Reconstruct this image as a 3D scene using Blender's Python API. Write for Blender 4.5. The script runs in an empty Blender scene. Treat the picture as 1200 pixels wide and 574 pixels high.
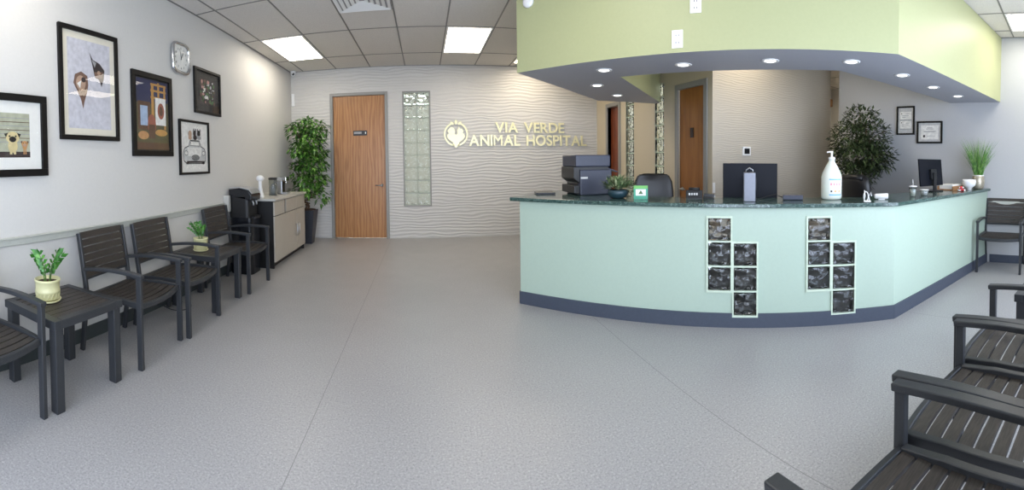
import bpy, bmesh, math, random
from mathutils import Vector, Matrix
PI = math.pi
scene = bpy.context.scene
COL = scene.collection
R = random.Random(7)

# ------------------------------------------------------------------ dimensions (metres; camera stands at x=0, y=0)
XL, YB, XR, YF, H = -2.4585, 7.3633, 5.5968, -0.85, 3.105
CAMZ = 1.38
ZS = 2.22            # underside of the soffit
XS, YW = 3.30, 3.90  # side wall of the exam room block, its wave-tiled end wall

# ------------------------------------------------------------------ materials
def srgb(r, g, b):
    def f(c):
        c /= 255.0
        return c / 12.92 if c <= .04045 else ((c + .055) / 1.055) ** 2.4
    return (f(r), f(g), f(b), 1)

class NT:
    def __init__(s, name):
        s.m = bpy.data.materials.new(name); s.m.use_nodes = True
        s.t = s.m.node_tree; s.b = s.t.nodes['Principled BSDF']
        s.out = s.t.nodes['Material Output']
    def n(s, typ, **kw):
        nd = s.t.nodes.new(typ)
        for k, v in kw.items():
            if k[0] == '_': setattr(nd, k[1:], v)
            else:
                k2 = k.replace('_', ' ')
                nd.inputs[k2].default_value = v
        return nd
    def l(s, a, b): s.t.links.new(a, b)
    def coord(s, scale=(1, 1, 1), kind='Object', loc=(0, 0, 0)):
        tc = s.n('ShaderNodeTexCoord'); mp = s.n('ShaderNodeMapping')
        mp.inputs['Scale'].default_value = scale; mp.inputs['Location'].default_value = loc
        s.l(tc.outputs[kind], mp.inputs[0]); return mp.outputs[0]
    def ramp(s, fac, stops):
        r = s.n('ShaderNodeValToRGB'); e = r.color_ramp.elements
        e[0].position, e[0].color = stops[0]; e[1].position, e[1].color = stops[-1]
        for p, c in stops[1:-1]:
            q = e.new(p); q.color = c
        s.l(fac, r.inputs[0]); return r.outputs[0]
    def bump(s, h, strength=.3, dist=.01):
        b = s.n('ShaderNodeBump'); b.inputs['Strength'].default_value = strength; b.inputs['Distance'].default_value = dist
        s.l(h, b.inputs['Height']); s.l(b.outputs[0], s.b.inputs['Normal'])
    def set(s, col=None, rough=.5, metal=0, spec=.5, **kw):
        if col: s.b.inputs['Base Color'].default_value = col
        s.b.inputs['Roughness'].default_value = rough; s.b.inputs['Metallic'].default_value = metal
        s.b.inputs['Specular IOR Level'].default_value = spec
        for k, v in kw.items(): s.b.inputs[k.replace('_', ' ')].default_value = v
        return s

def plain(name, col, rough=.5, metal=0, spec=.5, noise=.04, nscale=30, bump=0, **kw):
    """paint / plastic / metal with a faint procedural mottling"""
    t = NT(name).set(col, rough, metal, spec, **kw)
    if noise or bump:
        v = t.coord()
        nz = t.n('ShaderNodeTexNoise', Scale=nscale, Detail=3.0); t.l(v, nz.inputs['Vector'])
        if noise:
            a = tuple(c * (1 - noise) for c in col[:3]) + (1,); b = tuple(min(1, c * (1 + noise)) for c in col[:3]) + (1,)
            t.l(t.ramp(nz.outputs[0], [(.3, a), (.7, b)]), t.b.inputs['Base Color'])
        if bump: t.bump(nz.outputs[0], bump, .003)
    return t.m

M = {}
M['wall'] = plain('wall_paint', srgb(203, 201, 196), .6, nscale=60, noise=.015, bump=.08)
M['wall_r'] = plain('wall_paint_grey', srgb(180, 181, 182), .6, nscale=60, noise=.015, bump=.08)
M['cream'] = plain('cream_paint', srgb(196, 184, 160), .6, nscale=60, noise=.015, bump=.05)
M['sage'] = plain('sage_paint', srgb(170, 173, 130), .45, nscale=40, noise=.015, bump=.03)
M['mint'] = plain('mint_paint', srgb(170, 188, 172), .42, nscale=40, noise=.015, bump=.03)
M['soffit'] = plain('soffit_grey', srgb(168, 170, 178), .5, nscale=40, noise=.02)
M['cove'] = plain('rubber_cove', srgb(66, 73, 86), .4, nscale=40, noise=.05)
M['cove_left'] = plain('rubber_cove_dark', srgb(60, 66, 66), .4, nscale=40, noise=.05)
M['rail'] = plain('chair_rail_paint', srgb(176, 178, 170), .4)
M['frame_paint'] = plain('door_frame_paint', srgb(142, 140, 134), .4, noise=.02)
M['tbar'] = plain('ceiling_tbar', srgb(120, 118, 113), .5)
M['chair_metal'] = plain('chair_frame_metal', srgb(56, 58, 61), .38, .3, nscale=200, noise=.06)
M['black'] = plain('black_plastic', srgb(22, 23, 26), .35)
M['black_matte'] = plain('black_laminate', srgb(16, 15, 15), .5)
M['frame_black'] = plain('picture_frame_black', srgb(15, 13, 12), .5, spec=.25)
M['white'] = plain('white_plastic', srgb(232, 232, 230), .35, noise=.01)
M['paper'] = plain('paper_white', srgb(228, 227, 220), .7, noise=.02)
M['mat_cream'] = plain('mat_board_cream', srgb(222, 216, 198), .8, noise=.02)
M['chrome'] = plain('chrome', srgb(200, 202, 205), .15, 1, noise=.02)
M['steel'] = plain('brushed_steel', srgb(170, 172, 174), .32, 1, noise=.04)
M['silver'] = plain('silver_plastic', srgb(176, 178, 180), .3, .5)
M['cab'] = plain('cabinet_greige', srgb(176, 170, 158), .4, noise=.03, nscale=8)
M['cab_top'] = plain('cabinet_top_laminate', srgb(186, 184, 176), .3, noise=.05, nscale=80)
M['pot_cream'] = plain('ceramic_cream', srgb(212, 208, 160), .3, noise=.04)
M['planter'] = plain('planter_charcoal', srgb(52, 54, 60), .45)
M['soil'] = plain('potting_soil', srgb(60, 42, 30), .9, noise=.4, nscale=120, bump=.8)
M['navy'] = plain('printer_charcoal_blue', srgb(58, 62, 76), .45)
M['printer_dark'] = plain('printer_dark', srgb(38, 38, 38), .45)
M['leather'] = plain('black_leather', srgb(24, 24, 26), .35, nscale=90, bump=.2)
M['screen'] = plain('monitor_back_black', srgb(14, 17, 26), .5, spec=.2)
M['cooler'] = plain('cooler_black', srgb(18, 20, 25), .22)
M['teal_pot'] = plain('ceramic_teal', srgb(38, 62, 70), .35)
M['speaker'] = plain('speaker_silver', srgb(122, 125, 134), .4, .3)
M['brown'] = plain('bark_brown', srgb(96, 74, 54), .8, nscale=60, noise=.3, bump=.5)
M['desk'] = plain('desk_laminate', srgb(110, 100, 88), .5)
M['wood_tray'] = plain('tray_wood', srgb(168, 124, 84), .5, noise=.2, nscale=20)
M['grout'] = plain('block_mortar', srgb(196, 210, 190), .6)
M['grout_back'] = plain('block_mortar_grey', srgb(168, 178, 168), .6)
M['outlet_dark'] = plain('slot_dark', srgb(40, 40, 40), .5)
M['gold'] = plain('sign_gold', srgb(238, 230, 184), .3, .25, noise=.02)
M['sign_side'] = M['gold']
M['green_card'] = plain('card_green', srgb(70, 160, 130), .5)
M['lime'] = plain('card_lime', srgb(110, 180, 90), .5)
M['label_blue'] = plain('label_blue', srgb(120, 180, 205), .5)
M['label_pink'] = plain('label_pink', srgb(226, 150, 160), .5)
M['label_orange'] = plain('label_orange', srgb(240, 170, 80), .5)
M['mint_red'] = plain('candy_red', srgb(200, 50, 60), .4)
M['bottle'] = plain('bottle_translucent', srgb(222, 226, 214), .25, noise=.01, Subsurface_Weight=.15)
M['vase_gold'] = plain('vase_silvered', srgb(168, 160, 142), .3, .4, noise=.3, nscale=60)
# art colours
for k, c in dict(a_sky=(198, 197, 204), a_brown=(112, 84, 70), a_tan=(176, 146, 124), a_dark=(52, 42, 42), a_white=(232, 230, 224),
                 a_navy=(40, 46, 80), a_umber=(92, 64, 44), a_ochre=(190, 142, 74), a_red=(152, 86, 66), a_olive=(88, 82, 52), a_lblue=(160, 180, 205),
                 a_black=(26, 25, 26), a_grey=(150, 150, 150), a_lgrey=(196, 196, 194), a_green=(74, 110, 62), a_pink=(196, 150, 140), a_pug=(206, 190, 140),
                 a_stripe=(168, 170, 148), a_orange=(188, 140, 90)).items():
    M[k] = plain('print_' + k[2:], srgb(*c), .6, noise=.12, nscale=25)

# slat (dark composite board, faint grain)
t = NT('dark_slat').set(srgb(44, 41, 39), .5)
v = t.coord((6, 60, 60)); nz = t.n('ShaderNodeTexNoise', Scale=3.0, Detail=4.0); t.l(v, nz.inputs['Vector'])
t.l(t.ramp(nz.outputs[0], [(.3, srgb(40, 36, 33)), (.7, srgb(64, 58, 53))]), t.b.inputs['Base Color']); t.bump(nz.outputs[0], .2, .002)
M['slat'] = t.m

# ceiling tile
t = NT('ceiling_tile').set(srgb(176, 171, 162), .9)
v = t.coord(); nz = t.n('ShaderNodeTexNoise', Scale=140.0, Detail=2.0); t.l(v, nz.inputs['Vector'])
t.l(t.ramp(nz.outputs[0], [(.35, srgb(204, 199, 191)), (.6, srgb(218, 213, 206))]), t.b.inputs['Base Color']); t.bump(nz.outputs[0], .15, .002)
M['tile'] = t.m

# vinyl floor: fine speckle, sheet seams every 2.04 m
t = NT('speckled_vinyl').set(srgb(150, 150, 148), .34, spec=.4)
v = t.coord()
n1 = t.n('ShaderNodeTexNoise', Scale=95.0, Detail=4.0, Roughness=.75); t.l(v, n1.inputs['Vector'])
c1 = t.ramp(n1.outputs[0], [(.30, srgb(118, 118, 120)), (.45, srgb(153, 152, 152)), (.56, srgb(160, 159, 159)), (.70, srgb(192, 191, 190))])
n2 = t.n('ShaderNodeTexNoise', Scale=1.3, Detail=3.0); t.l(v, n2.inputs['Vector'])
c2 = t.ramp(n2.outputs[0], [(.3, (.94, .94, .94, 1)), (.7, (1, 1, 1, 1))])
mx = t.n('ShaderNodeMix', _data_type='RGBA', _blend_type='MULTIPLY'); mx.inputs[0].default_value = 1
t.l(c1, mx.inputs[6]); t.l(c2, mx.inputs[7])
sx = t.n('ShaderNodeSeparateXYZ'); t.l(v, sx.inputs[0])
m1 = t.n('ShaderNodeMath', _operation='ADD'); t.l(sx.outputs[0], m1.inputs[0]); m1.inputs[1].default_value = 22.44 - 1.42 + .0
m2 = t.n('ShaderNodeMath', _operation='MODULO'); t.l(m1.outputs[0], m2.inputs[0]); m2.inputs[1].default_value = 2.04
m3 = t.n('ShaderNodeMath', _operation='LESS_THAN'); t.l(m2.outputs[0], m3.inputs[0]); m3.inputs[1].default_value = .004
mx2 = t.n('ShaderNodeMix', _data_type='RGBA'); t.l(m3.outputs[0], mx2.inputs[0]); t.l(mx.outputs[2], mx2.inputs[6]); mx2.inputs[7].default_value = srgb(118, 118, 118)
t.l(mx2.outputs[2], t.b.inputs['Base Color'])
n3 = t.n('ShaderNodeTexNoise', Scale=5.0, Detail=3.0); t.l(v, n3.inputs['Vector'])
rr = t.n('ShaderNodeMapRange'); rr.inputs[3].default_value = .30; rr.inputs[4].default_value = .42; t.l(n3.outputs[0], rr.inputs[0]); t.l(rr.outputs[0], t.b.inputs['Roughness'])
t.bump(n1.outputs[0], .06, .001)
M['floor'] = t.m

# wave relief wall panels
def wave_mat(name, col, axis, scale=5.6, dist=.0062):
    t = NT(name).set(col, .5)
    sc = (.42, 1, 1) if axis == 'x' else (1, .42, 1)
    v = t.coord(sc)
    w = t.n('ShaderNodeTexWave', _wave_type='BANDS', _bands_direction='Z', _wave_profile='SIN', Scale=scale, Distortion=7.5, Detail=1.4)
    w.inputs['Detail Scale'].default_value = .9; w.inputs['Detail Roughness'].default_value = .45
    t.l(v, w.inputs['Vector'])
    t.bump(w.outputs['Fac'], .8, dist)
    return t.m
M['wave'] = wave_mat('wave_relief_panel', srgb(200, 197, 191), 'x')
M['wave_fine'] = wave_mat('wave_relief_panel_fine', srgb(190, 182, 168), 'x', 10.5, .0022)

# green granite
t = NT('green_granite').set(srgb(30, 52, 46), .12, spec=.6)
v = t.coord(); vo = t.n('ShaderNodeTexVoronoi', Scale=150.0); t.l(v, vo.inputs['Vector'])
nz = t.n('ShaderNodeTexNoise', Scale=45.0, Detail=5.0, Roughness=.7); t.l(v, nz.inputs['Vector'])
mm = t.n('ShaderNodeMath', _operation='MULTIPLY'); t.l(vo.outputs['Distance'], mm.inputs[0]); t.l(nz.outputs[0], mm.inputs[1])
t.l(t.ramp(mm.outputs[0], [(.05, srgb(14, 28, 26)), (.18, srgb(30, 52, 48)), (.30, srgb(62, 88, 82)), (.44, srgb(120, 140, 132))]), t.b.inputs['Base Color'])
M['granite'] = t.m

# oak veneer
def oak(name, dark, mid, light, seed):
    t = NT(name).set(mid, .38)
    v = t.coord((1, 1, .13), loc=(seed, 0, seed))
    n0 = t.n('ShaderNodeTexNoise', Scale=2.6, Detail=2.0); t.l(v, n0.inputs['Vector'])
    w = t.n('ShaderNodeTexWave', _wave_type='BANDS', _bands_direction='X', Scale=5.5, Distortion=9.0, Detail=2.0)
    w.inputs['Detail Scale'].default_value = 1.6; t.l(v, w.inputs['Vector'])
    v2 = t.coord((60, 60, 2.2)); n1 = t.n('ShaderNodeTexNoise', Scale=2.0, Detail=4.0); t.l(v2, n1.inputs['Vector'])
    a = t.n('ShaderNodeMath', _operation='MULTIPLY_ADD'); t.l(w.outputs['Fac'], a.inputs[0]); a.inputs[1].default_value = .5; t.l(n1.outputs[0], a.inputs[2])
    t.l(t.ramp(a.outputs[0], [(.4, dark), (.72, mid), (1.0, light)]), t.b.inputs['Base Color']); t.bump(n1.outputs[0], .1, .001)
    return t.m
M['oak'] = oak('oak_veneer', srgb(146, 98, 54), srgb(166, 115, 66), srgb(176, 126, 76), 1.3)
M['oak_dark'] = oak('amber_veneer', srgb(136, 84, 34), srgb(146, 92, 38), srgb(154, 100, 44), 4.1)
M['cherry'] = oak('red_brown_veneer', srgb(92, 42, 22), srgb(116, 56, 30), srgb(130, 66, 36), 7.7)

# pressed glass block
def block_mat(name, tint, rough=.02, scale=13, bd=.03, ior=1.55):
    t = NT(name).set(tint, rough, 0, .5)
    t.b.inputs['Transmission Weight'].default_value = 1.0; t.b.inputs['IOR'].default_value = ior
    v = t.coord((1, 1, 1)); nz = t.n('ShaderNodeTexVoronoi', _feature='SMOOTH_F1', Scale=scale); t.l(v, nz.inputs['Vector']); nz.inputs['Smoothness'].default_value = .35
    t.bump(nz.outputs['Distance'], 1.0, bd)
    return t.m
M['block'] = block_mat('pressed_glass', (.93, .97, .96, 1))
M['block_green'] = block_mat('pressed_glass_green', (.88, .96, .92, 1), scale=17, bd=.02, ior=1.4)

# clear thin glass (pictures, windows): see-through with a mirror-like sheen
def pane_mat(name, ior=1.45, tint=(1, 1, 1, 1), rough=0.0):
    t = NT(name); t.t.nodes.remove(t.b)
    tr = t.n('ShaderNodeBsdfTransparent'); tr.inputs[0].default_value = tint
    gl = t.n('ShaderNodeBsdfGlossy'); gl.inputs['Roughness'].default_value = rough
    lw = t.n('ShaderNodeLayerWeight'); lw.inputs[0].default_value = .5
    pw = t.n('ShaderNodeMath', _operation='POWER'); t.l(lw.outputs['Facing'], pw.inputs[0]); pw.inputs[1].default_value = 4.5
    fr = t.n('ShaderNodeMath', _operation='MULTIPLY_ADD'); t.l(pw.outputs[0], fr.inputs[0]); fr.inputs[1].default_value = .95; fr.inputs[2].default_value = ((ior - 1) / (ior + 1)) ** 2
    mx = t.n('ShaderNodeMixShader'); t.l(fr.outputs[0], mx.inputs[0]); t.l(tr.outputs[0], mx.inputs[1]); t.l(gl.outputs[0], mx.inputs[2])
    t.l(mx.outputs[0], t.out.inputs[0]); return t.m
M['pane'] = pane_mat('clear_pane')
M['clear'] = pane_mat('clear_plastic', 1.5, (.86, .88, .88, 1), .05)

def emit(name, col, s):
    t = NT(name).set(col, .5); t.b.inputs['Emission Color'].default_value = col; t.b.inputs['Emission Strength'].default_value = s
    v = t.coord(); nz = t.n('ShaderNodeTexNoise', Scale=40.0); t.l(v, nz.inputs['Vector'])
    t.l(t.ramp(nz.outputs[0], [(0, tuple(c * .97 for c in col[:3]) + (1,)), (1, col)]), t.b.inputs['Base Color']); return t.m
M['lamp'] = emit('light_diffuser', (1, .92, .80, 1), 9.5)
M['lamp_cool'] = emit('light_diffuser_cool', (1, .95, .86, 1), 12.0)
M['lamp_off'] = emit('light_diffuser_office', (1, .88, .70, 1), 11.0)
M['fill_room'] = emit('fill_diffuser_room', (.95, 1, .98, 1), 130.0)  # overbright emission for the added lamps behind the glass blocks
M['led'] = emit('downlight_lens', (1, .97, .92, 1), 4.0)

def leaf_mat(name, a, b, c, trans=.1):
    t = NT(name).set(b, .4, spec=.45)
    v = t.coord(); nz = t.n('ShaderNodeTexNoise', Scale=22.0, Detail=2.0); t.l(v, nz.inputs['Vector'])
    t.l(t.ramp(nz.outputs[0], [(.32, a), (.5, b), (.68, c)]), t.b.inputs['Base Color'])
    return t.m
M['leaf_ficus'] = leaf_mat('ficus_leaf', srgb(40, 78, 26), srgb(72, 122, 44), srgb(128, 168, 80))
M['leaf_dark'] = leaf_mat('dark_leaf', srgb(44, 58, 34), srgb(68, 84, 50), srgb(110, 122, 82))
M['leaf_zz'] = leaf_mat('zz_leaf', srgb(36, 88, 30), srgb(62, 124, 44), srgb(104, 156, 70))
M['leaf_pale'] = leaf_mat('succulent_leaf', srgb(60, 92, 54), srgb(112, 134, 88), srgb(196, 200, 160))
M['grass'] = leaf_mat('grass_blade', srgb(56, 104, 40), srgb(88, 138, 60), srgb(140, 172, 96))
M['stem'] = plain('stem_green', srgb(90, 120, 60), .5)

# ------------------------------------------------------------------ mesh helpers
class MB:
    def __init__(s): s.bm = bmesh.new(); s.mats = []
    def _mi(s, m):
        if m is None: return 0
        if m not in s.mats: s.mats.append(m)
        return s.mats.index(m)
    def face(s, pts, m=None):
        f = s.bm.faces.new([s.bm.verts.new(p) for p in pts]); f.material_index = s._mi(m); return f
    def box(s, c, d, m=None, rot=None, taper=1.0):
        mi = s._mi(m); hx, hy, hz = d[0] / 2, d[1] / 2, d[2] / 2
        vs = []
        for z in (-1, 1):
            k = 1.0 if z < 0 else taper
            for x, y in ((-1, -1), (1, -1), (1, 1), (-1, 1)):
                p = Vector((x * hx * k, y * hy * k, z * hz))
                if rot is not None: p = rot @ p
                vs.append(s.bm.verts.new(p + Vector(c)))
        for q in ((3, 2, 1, 0), (4, 5, 6, 7), (0, 1, 5, 4), (1, 2, 6, 5), (2, 3, 7, 6), (3, 0, 4, 7)):
            f = s.bm.faces.new([vs[i] for i in q]); f.material_index = mi
        return s
    def b2(s, x0, x1, y0, y1, z0, z1, m=None):
        return s.box(((x0 + x1) / 2, (y0 + y1) / 2, (z0 + z1) / 2), (abs(x1 - x0), abs(y1 - y0), abs(z1 - z0)), m)
    def prism(s, poly, z0, z1, m=None, fn=None):
        """poly: 2D outline; extruded z0..z1; fn maps (x,y,z)->world"""
        fn = fn or (lambda x, y, z: (x, y, z)); mi = s._mi(m)
        a = [s.bm.verts.new(fn(x, y, z0)) for x, y in poly]; b = [s.bm.verts.new(fn(x, y, z1)) for x, y in poly]
        n = len(poly)
        fs = [s.bm.faces.new(a[::-1]), s.bm.faces.new(b)]
        for i in range(n): fs.append(s.bm.faces.new([a[i], a[(i + 1) % n], b[(i + 1) % n], b[i]]))
        for f in fs: f.material_index = mi
        return s
    def sweep(s, path, w, h, m=None, side=Vector((1, 0, 0))):
        """rectangular bar along path; w along side, h perpendicular"""
        mi = s._mi(m); P = [Vector(p) for p in path]; rings = []
        for i, p in enumerate(P):
            d = (P[min(i + 1, len(P) - 1)] - P[max(i - 1, 0)]).normalized()
            sd = (side - d * side.dot(d)).normalized(); up = sd.cross(d).normalized()
            rings.append([s.bm.verts.new(p + sd * (a * w / 2) + up * (b * h / 2)) for a, b in ((-1, -1), (1, -1), (1, 1), (-1, 1))])
        for r0, r1 in zip(rings, rings[1:]):
            for i in range(4):
                f = s.bm.faces.new([r0[i], r0[(i + 1) % 4], r1[(i + 1) % 4], r1[i]]); f.material_index = mi
        for r in (rings[0][::-1], rings[-1]):
            f = s.bm.faces.new(r); f.material_index = mi
        return s
    def tube(s, path, r, m=None, seg=8):
        mi = s._mi(m); P = [Vector(p) for p in path]; rings = []
        rs = r if isinstance(r, (list, tuple)) else [r] * len(P)
        prev = None
        for i, p in enumerate(P):
            d = (P[min(i + 1, len(P) - 1)] - P[max(i - 1, 0)]).normalized()
            ref = prev if prev is not None else (Vector((0, 0, 1)) if abs(d.z) < .9 else Vector((1, 0, 0)))
            a = (ref - d * ref.dot(d)).normalized(); prev = a; b = d.cross(a)
            rings.append([s.bm.verts.new(p + (a * math.cos(2 * PI * k / seg) + b * math.sin(2 * PI * k / seg)) * rs[i]) for k in range(seg)])
        for r0, r1 in zip(rings, rings[1:]):
            for k in range(seg):
                f = s.bm.faces.new([r0[k], r0[(k + 1) % seg], r1[(k + 1) % seg], r1[k]]); f.material_index = mi; f.smooth = True
        for q in (rings[0][::-1], rings[-1]):
            f = s.bm.faces.new(q); f.material_index = mi
        return s
    def lathe(s, prof, m=None, seg=28, c=(0, 0, 0), fn=None, sx=1, sy=1, smooth=True):
        """prof: [(r,z)...] bottom to top"""
        mi = s._mi(m); rings = []
        for r, z in prof:
            ring = []
            for k in range(seg):
                p = Vector((r * sx * math.cos(2 * PI * k / seg) + c[0], r * sy * math.sin(2 * PI * k / seg) + c[1], z + c[2]))
                if fn: p = Vector(fn(*p))
                ring.append(s.bm.verts.new(p))
            rings.append(ring)
        for r0, r1 in zip(rings, rings[1:]):
            for k in range(seg):
                f = s.bm.faces.new([r0[k], r0[(k + 1) % seg], r1[(k + 1) % seg], r1[k]]); f.material_index = mi; f.smooth = smooth
        for q in (rings[0][::-1], rings[-1]):
            f = s.bm.faces.new(q); f.material_index = mi
        return s
    def build(s, name, m=None, parent=None, bevel=0, seg=2, smooth=False, loc=None):
        me = bpy.data.meshes.new(name)
        bmesh.ops.recalc_face_normals(s.bm, faces=s.bm.faces[:])
        s.bm.to_mesh(me); s.bm.free()
        if s.mats:
            for q in s.mats: me.materials.append(M[q] if isinstance(q, str) else q)
        elif m: me.materials.append(M[m] if isinstance(m, str) else m)
        o = bpy.data.objects.new(name, me); COL.objects.link(o)
        if parent is not None: o.parent = parent
        if loc: o.location = loc
        if smooth:
            for p in me.polygons: p.use_smooth = True
        if bevel:
            b = o.modifiers.new('bevel', 'BEVEL'); b.width = bevel; b.segments = seg; b.limit_method = 'ANGLE'; b.angle_limit = math.radians(40)
        return o

def thing(name, label, cat, loc=(0, 0, 0), rz=0, group=None):
    o = bpy.data.objects.new(name, None); COL.objects.link(o); o.empty_display_size = .1
    o.location = loc; o.rotation_euler = (0, 0, rz); o['label'] = label; o['category'] = cat
    if group: o['group'] = group
    return o
def tag(o, label, cat, group=None):
    o['label'] = label; o['category'] = cat
    if group: o['group'] = group
    return o
def struct(o): o['kind'] = 'structure'; return o
def copy_tree(o, parent=None):
    c = o.copy(); COL.objects.link(c)
    if parent is not None: c.parent = parent
    for ch in list(o.children): copy_tree(ch, c)
    return c
def dup(o, loc, rz, label, group=None):
    c = copy_tree(o); c.location = loc; c.rotation_euler = (0, 0, rz); c['label'] = label
    if group: c['group'] = group
    return c
def text_mesh(s, size, depth, offset=0.0, res=4):
    cu = bpy.data.curves.new('t', 'FONT'); cu.body = s; cu.size = size; cu.extrude = depth; cu.offset = offset; cu.resolution_u = res
    o = bpy.data.objects.new('t', cu); me = bpy.data.meshes.new_from_object(o)
    bpy.data.objects.remove(o); bpy.data.curves.remove(cu); return me
def put_text(name, s, mat, mtx, size, depth, parent, offset=0.0, w=None, hgt=None):
    me = text_mesh(s, size, depth, offset)
    xs = [v.co.x for v in me.vertices]; ys = [v.co.y for v in me.vertices]
    x0, x1, y0, y1 = min(xs), max(xs), min(ys), max(ys)
    kx = w / (x1 - x0) if w else 1; ky = hgt / (y1 - y0) if hgt else 1
    for v in me.vertices:
        v.co = mtx @ Vector(((v.co.x - (x0 + x1) / 2) * kx, (v.co.y - (y0 + y1) / 2) * ky, v.co.z))
    me.materials.append(M[mat]); me.name = name
    o = bpy.data.objects.new(name, me); COL.objects.link(o)
    if parent is not None: o.parent = parent
    return o

# ------------------------------------------------------------------ room shell
W = .12
struct(MB().b2(XL - 3, XR + 3, YF - .3, YB + 3, -.1, 0).build('floor', 'floor'))
struct(MB().b2(XL - .3, XR + 3, YF - .3, YB + 3, H, H + .1).build('ceiling', 'tile'))
struct(MB().b2(XL - W, XL, YF - W, YB + W, 0, H).build('wall_left', 'wall'))

# back wall: openings for the door and for the glass block panel
DX0, DX1, DZ = -1.655, -.70, 2.60      # door leaf
GX0, GX1, GZ0, GZ1 = -.36, .10, .60, 2.625
b = MB()
b.b2(XL, DX0 - .0, YB, YB + W, 0, H); b.b2(DX0, DX1, YB, YB + W, DZ, H)
b.b2(DX1, GX0, YB, YB + W, 0, H); b.b2(GX0, GX1, YB, YB + W, 0, GZ0); b.b2(GX0, GX1, YB, YB + W, GZ1, H); b.b2(GX1, XS, YB, YB + W, 0, H)
struct(b.build('wall_back', 'wave'))

# exam room block: side wall (faces left) with two glass strips and two doors
d1 = (4.62, 4.06); d2 = (6.86, 6.42); s1 = (6.17, 5.88); s2 = (5.245, 4.985)
b = MB()
cuts = [YB, d2[0], d2[1], s1[0], s1[1], s2[0], s2[1], d1[0], d1[1], YW]
for i in range(0, len(cuts), 2): b.b2(XS, XS + W, cuts[i + 1], cuts[i], 0, H)
for y1, y0 in (d1, d2): b.b2(XS, XS + W, y0, y1, 2.34, H)
for y1, y0 in (s1, s2): b.b2(XS, XS + W, y0, y1, 2.50, H); b.b2(XS, XS + W, y0, y1, 0, .48)
struct(b.build('wall_inner', 'cream'))
struct(MB().b2(XS + W, 5.93, YW, YW + W, 0, H).b2(XS + .001, XS + W, YW - .001, YW, 0, H).build('wall_middle', 'wave_fine'))
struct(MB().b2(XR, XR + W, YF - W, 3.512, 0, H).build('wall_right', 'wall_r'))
# passage beyond the right wall
b = MB(); b.b2(XR + W, 8.5, 3.40, 3.512, 0, H); b.b2(8.4, 8.5, 3.5, 8, 0, H); b.b2(5.83, 5.93, YW + W, 5.6, 0, H); b.b2(5.93, 8.5, 5.5, 5.6, 0, H)
struct(b.build('wall_passage', 'wall'))

# exam rooms that show through the glass blocks
b = MB(); b.b2(XS + W, 5.93, YB, YB + W, 0, H); b.b2(5.83, 5.93, 5.6, YB, 0, H); b.b2(XS + W, 5.83, 5.45, 5.55, 0, H)
struct(b.build('wall_exam_rooms', 'wall'))
b = MB(); b.b2(XL - W, XS + W, 10.2, 10.3, 0, H); b.b2(XL - W, XL, YB + W, 10.2, 0, H); b.b2(XS, XS + W, YB + W, 10.2, 0, H)
struct(b.build('wall_far_room', 'wall'))

# window wall behind the camera
b = MB()
b.b2(XL, XR, YF - W, YF, 0, .12); b.b2(XL, XR, YF - W, YF, 2.62, H)
b.b2(XL, XL + .25, YF - W, YF, .12, 2.62); b.b2(4.3, XR, YF - W, YF, .12, 2.62)  # solid right end shaped to keep daylight off the right wall
struct(b.build('wall_front', 'wall'))
nw = 5; wx0, wx1 = XL + .25, 4.3; ww = (wx1 - wx0) / nw
for i in range(nw):
    a, c = wx0 + i * ww, wx0 + (i + 1) * ww
    f = MB().b2(a, a + .04, YF - .09, YF - .03, .12, 2.62).b2(c - .04, c, YF - .09, YF - .03, .12, 2.62)
    f.b2(a + .04, c - .04, YF - .09, YF - .03, .12, .17).b2(a + .04, c - .04, YF - .09, YF - .03, 2.57, 2.62)
    fo = struct(f.build('window_%d' % (i + 4), 'steel'))
    MB().b2(a + .04, c - .04, YF - .063, YF - .057, .17, 2.57).build('pane', 'pane', fo)

# baseboards / rails
struct(MB().b2(XL, XL + .012, YF, YB, 0, .11).build('baseboard_left', 'cove_left', bevel=.003))
struct(MB().b2(XR - .012, XR, YF, 1.06, 0, .11).build('baseboard_right', 'cove', bevel=.003))
struct(MB().b2(XL, XL + .018, YF, 4.70, .855, .90).b2(XL, XL + .026, YF, 4.70, .90, .912).build('trim_1', 'rail', bevel=.004))
struct(MB().b2(XR - .018, XR, YF, 1.06, .795, .855).build('trim_2', 'rail', bevel=.004))

# ceiling T-bar grid
b = MB(); T = .018
cols = [-2.2 + .6255 * k for k in range(18)]
rows = [6.52, 5.26, 4.0, 2.74, 1.76, .78, -.48]
for x in cols: b.b2(x - T / 2, x + T / 2, YF, YB, H - .004, H + .0)
for y in rows: b.b2(XL, 8.4, y - T / 2, y + T / 2, H - .0045, H + .0)
b.b2(-.95, -.324, 4.63 - T / 2, 4.63 + T / 2, H - .0045, H)
b.b2(XL, XL + .02, YF, YB, H - .005, H); b.b2(XL, XS, YB - .02, YB, H - .005, H); b.b2(XR - .02, XR, YF, 1, H - .005, H)
struct(b.build('trim_3', 'tbar'))

# ------------------------------------------------------------------ soffit over the reception
SO = [(.895, 3.854), (2.955, 1.311), (5.5968, .95)]
outer = SO + [(5.5968, 1.665), (3.272, 2.041), (1.923, 3.704), (3.30, 5.085), (3.30, 5.215), (2.407, 5.324)]
b = MB(); b.prism(outer, ZS, H - .006)
bm = b.bm; bmesh.ops.recalc_face_normals(bm, faces=bm.faces[:])
b.mats = ['sage', 'soffit']
for f in bm.faces:
    if f.normal.z < -.5: f.material_index = 1
struct(b.build('ceiling_soffit'))

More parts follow.
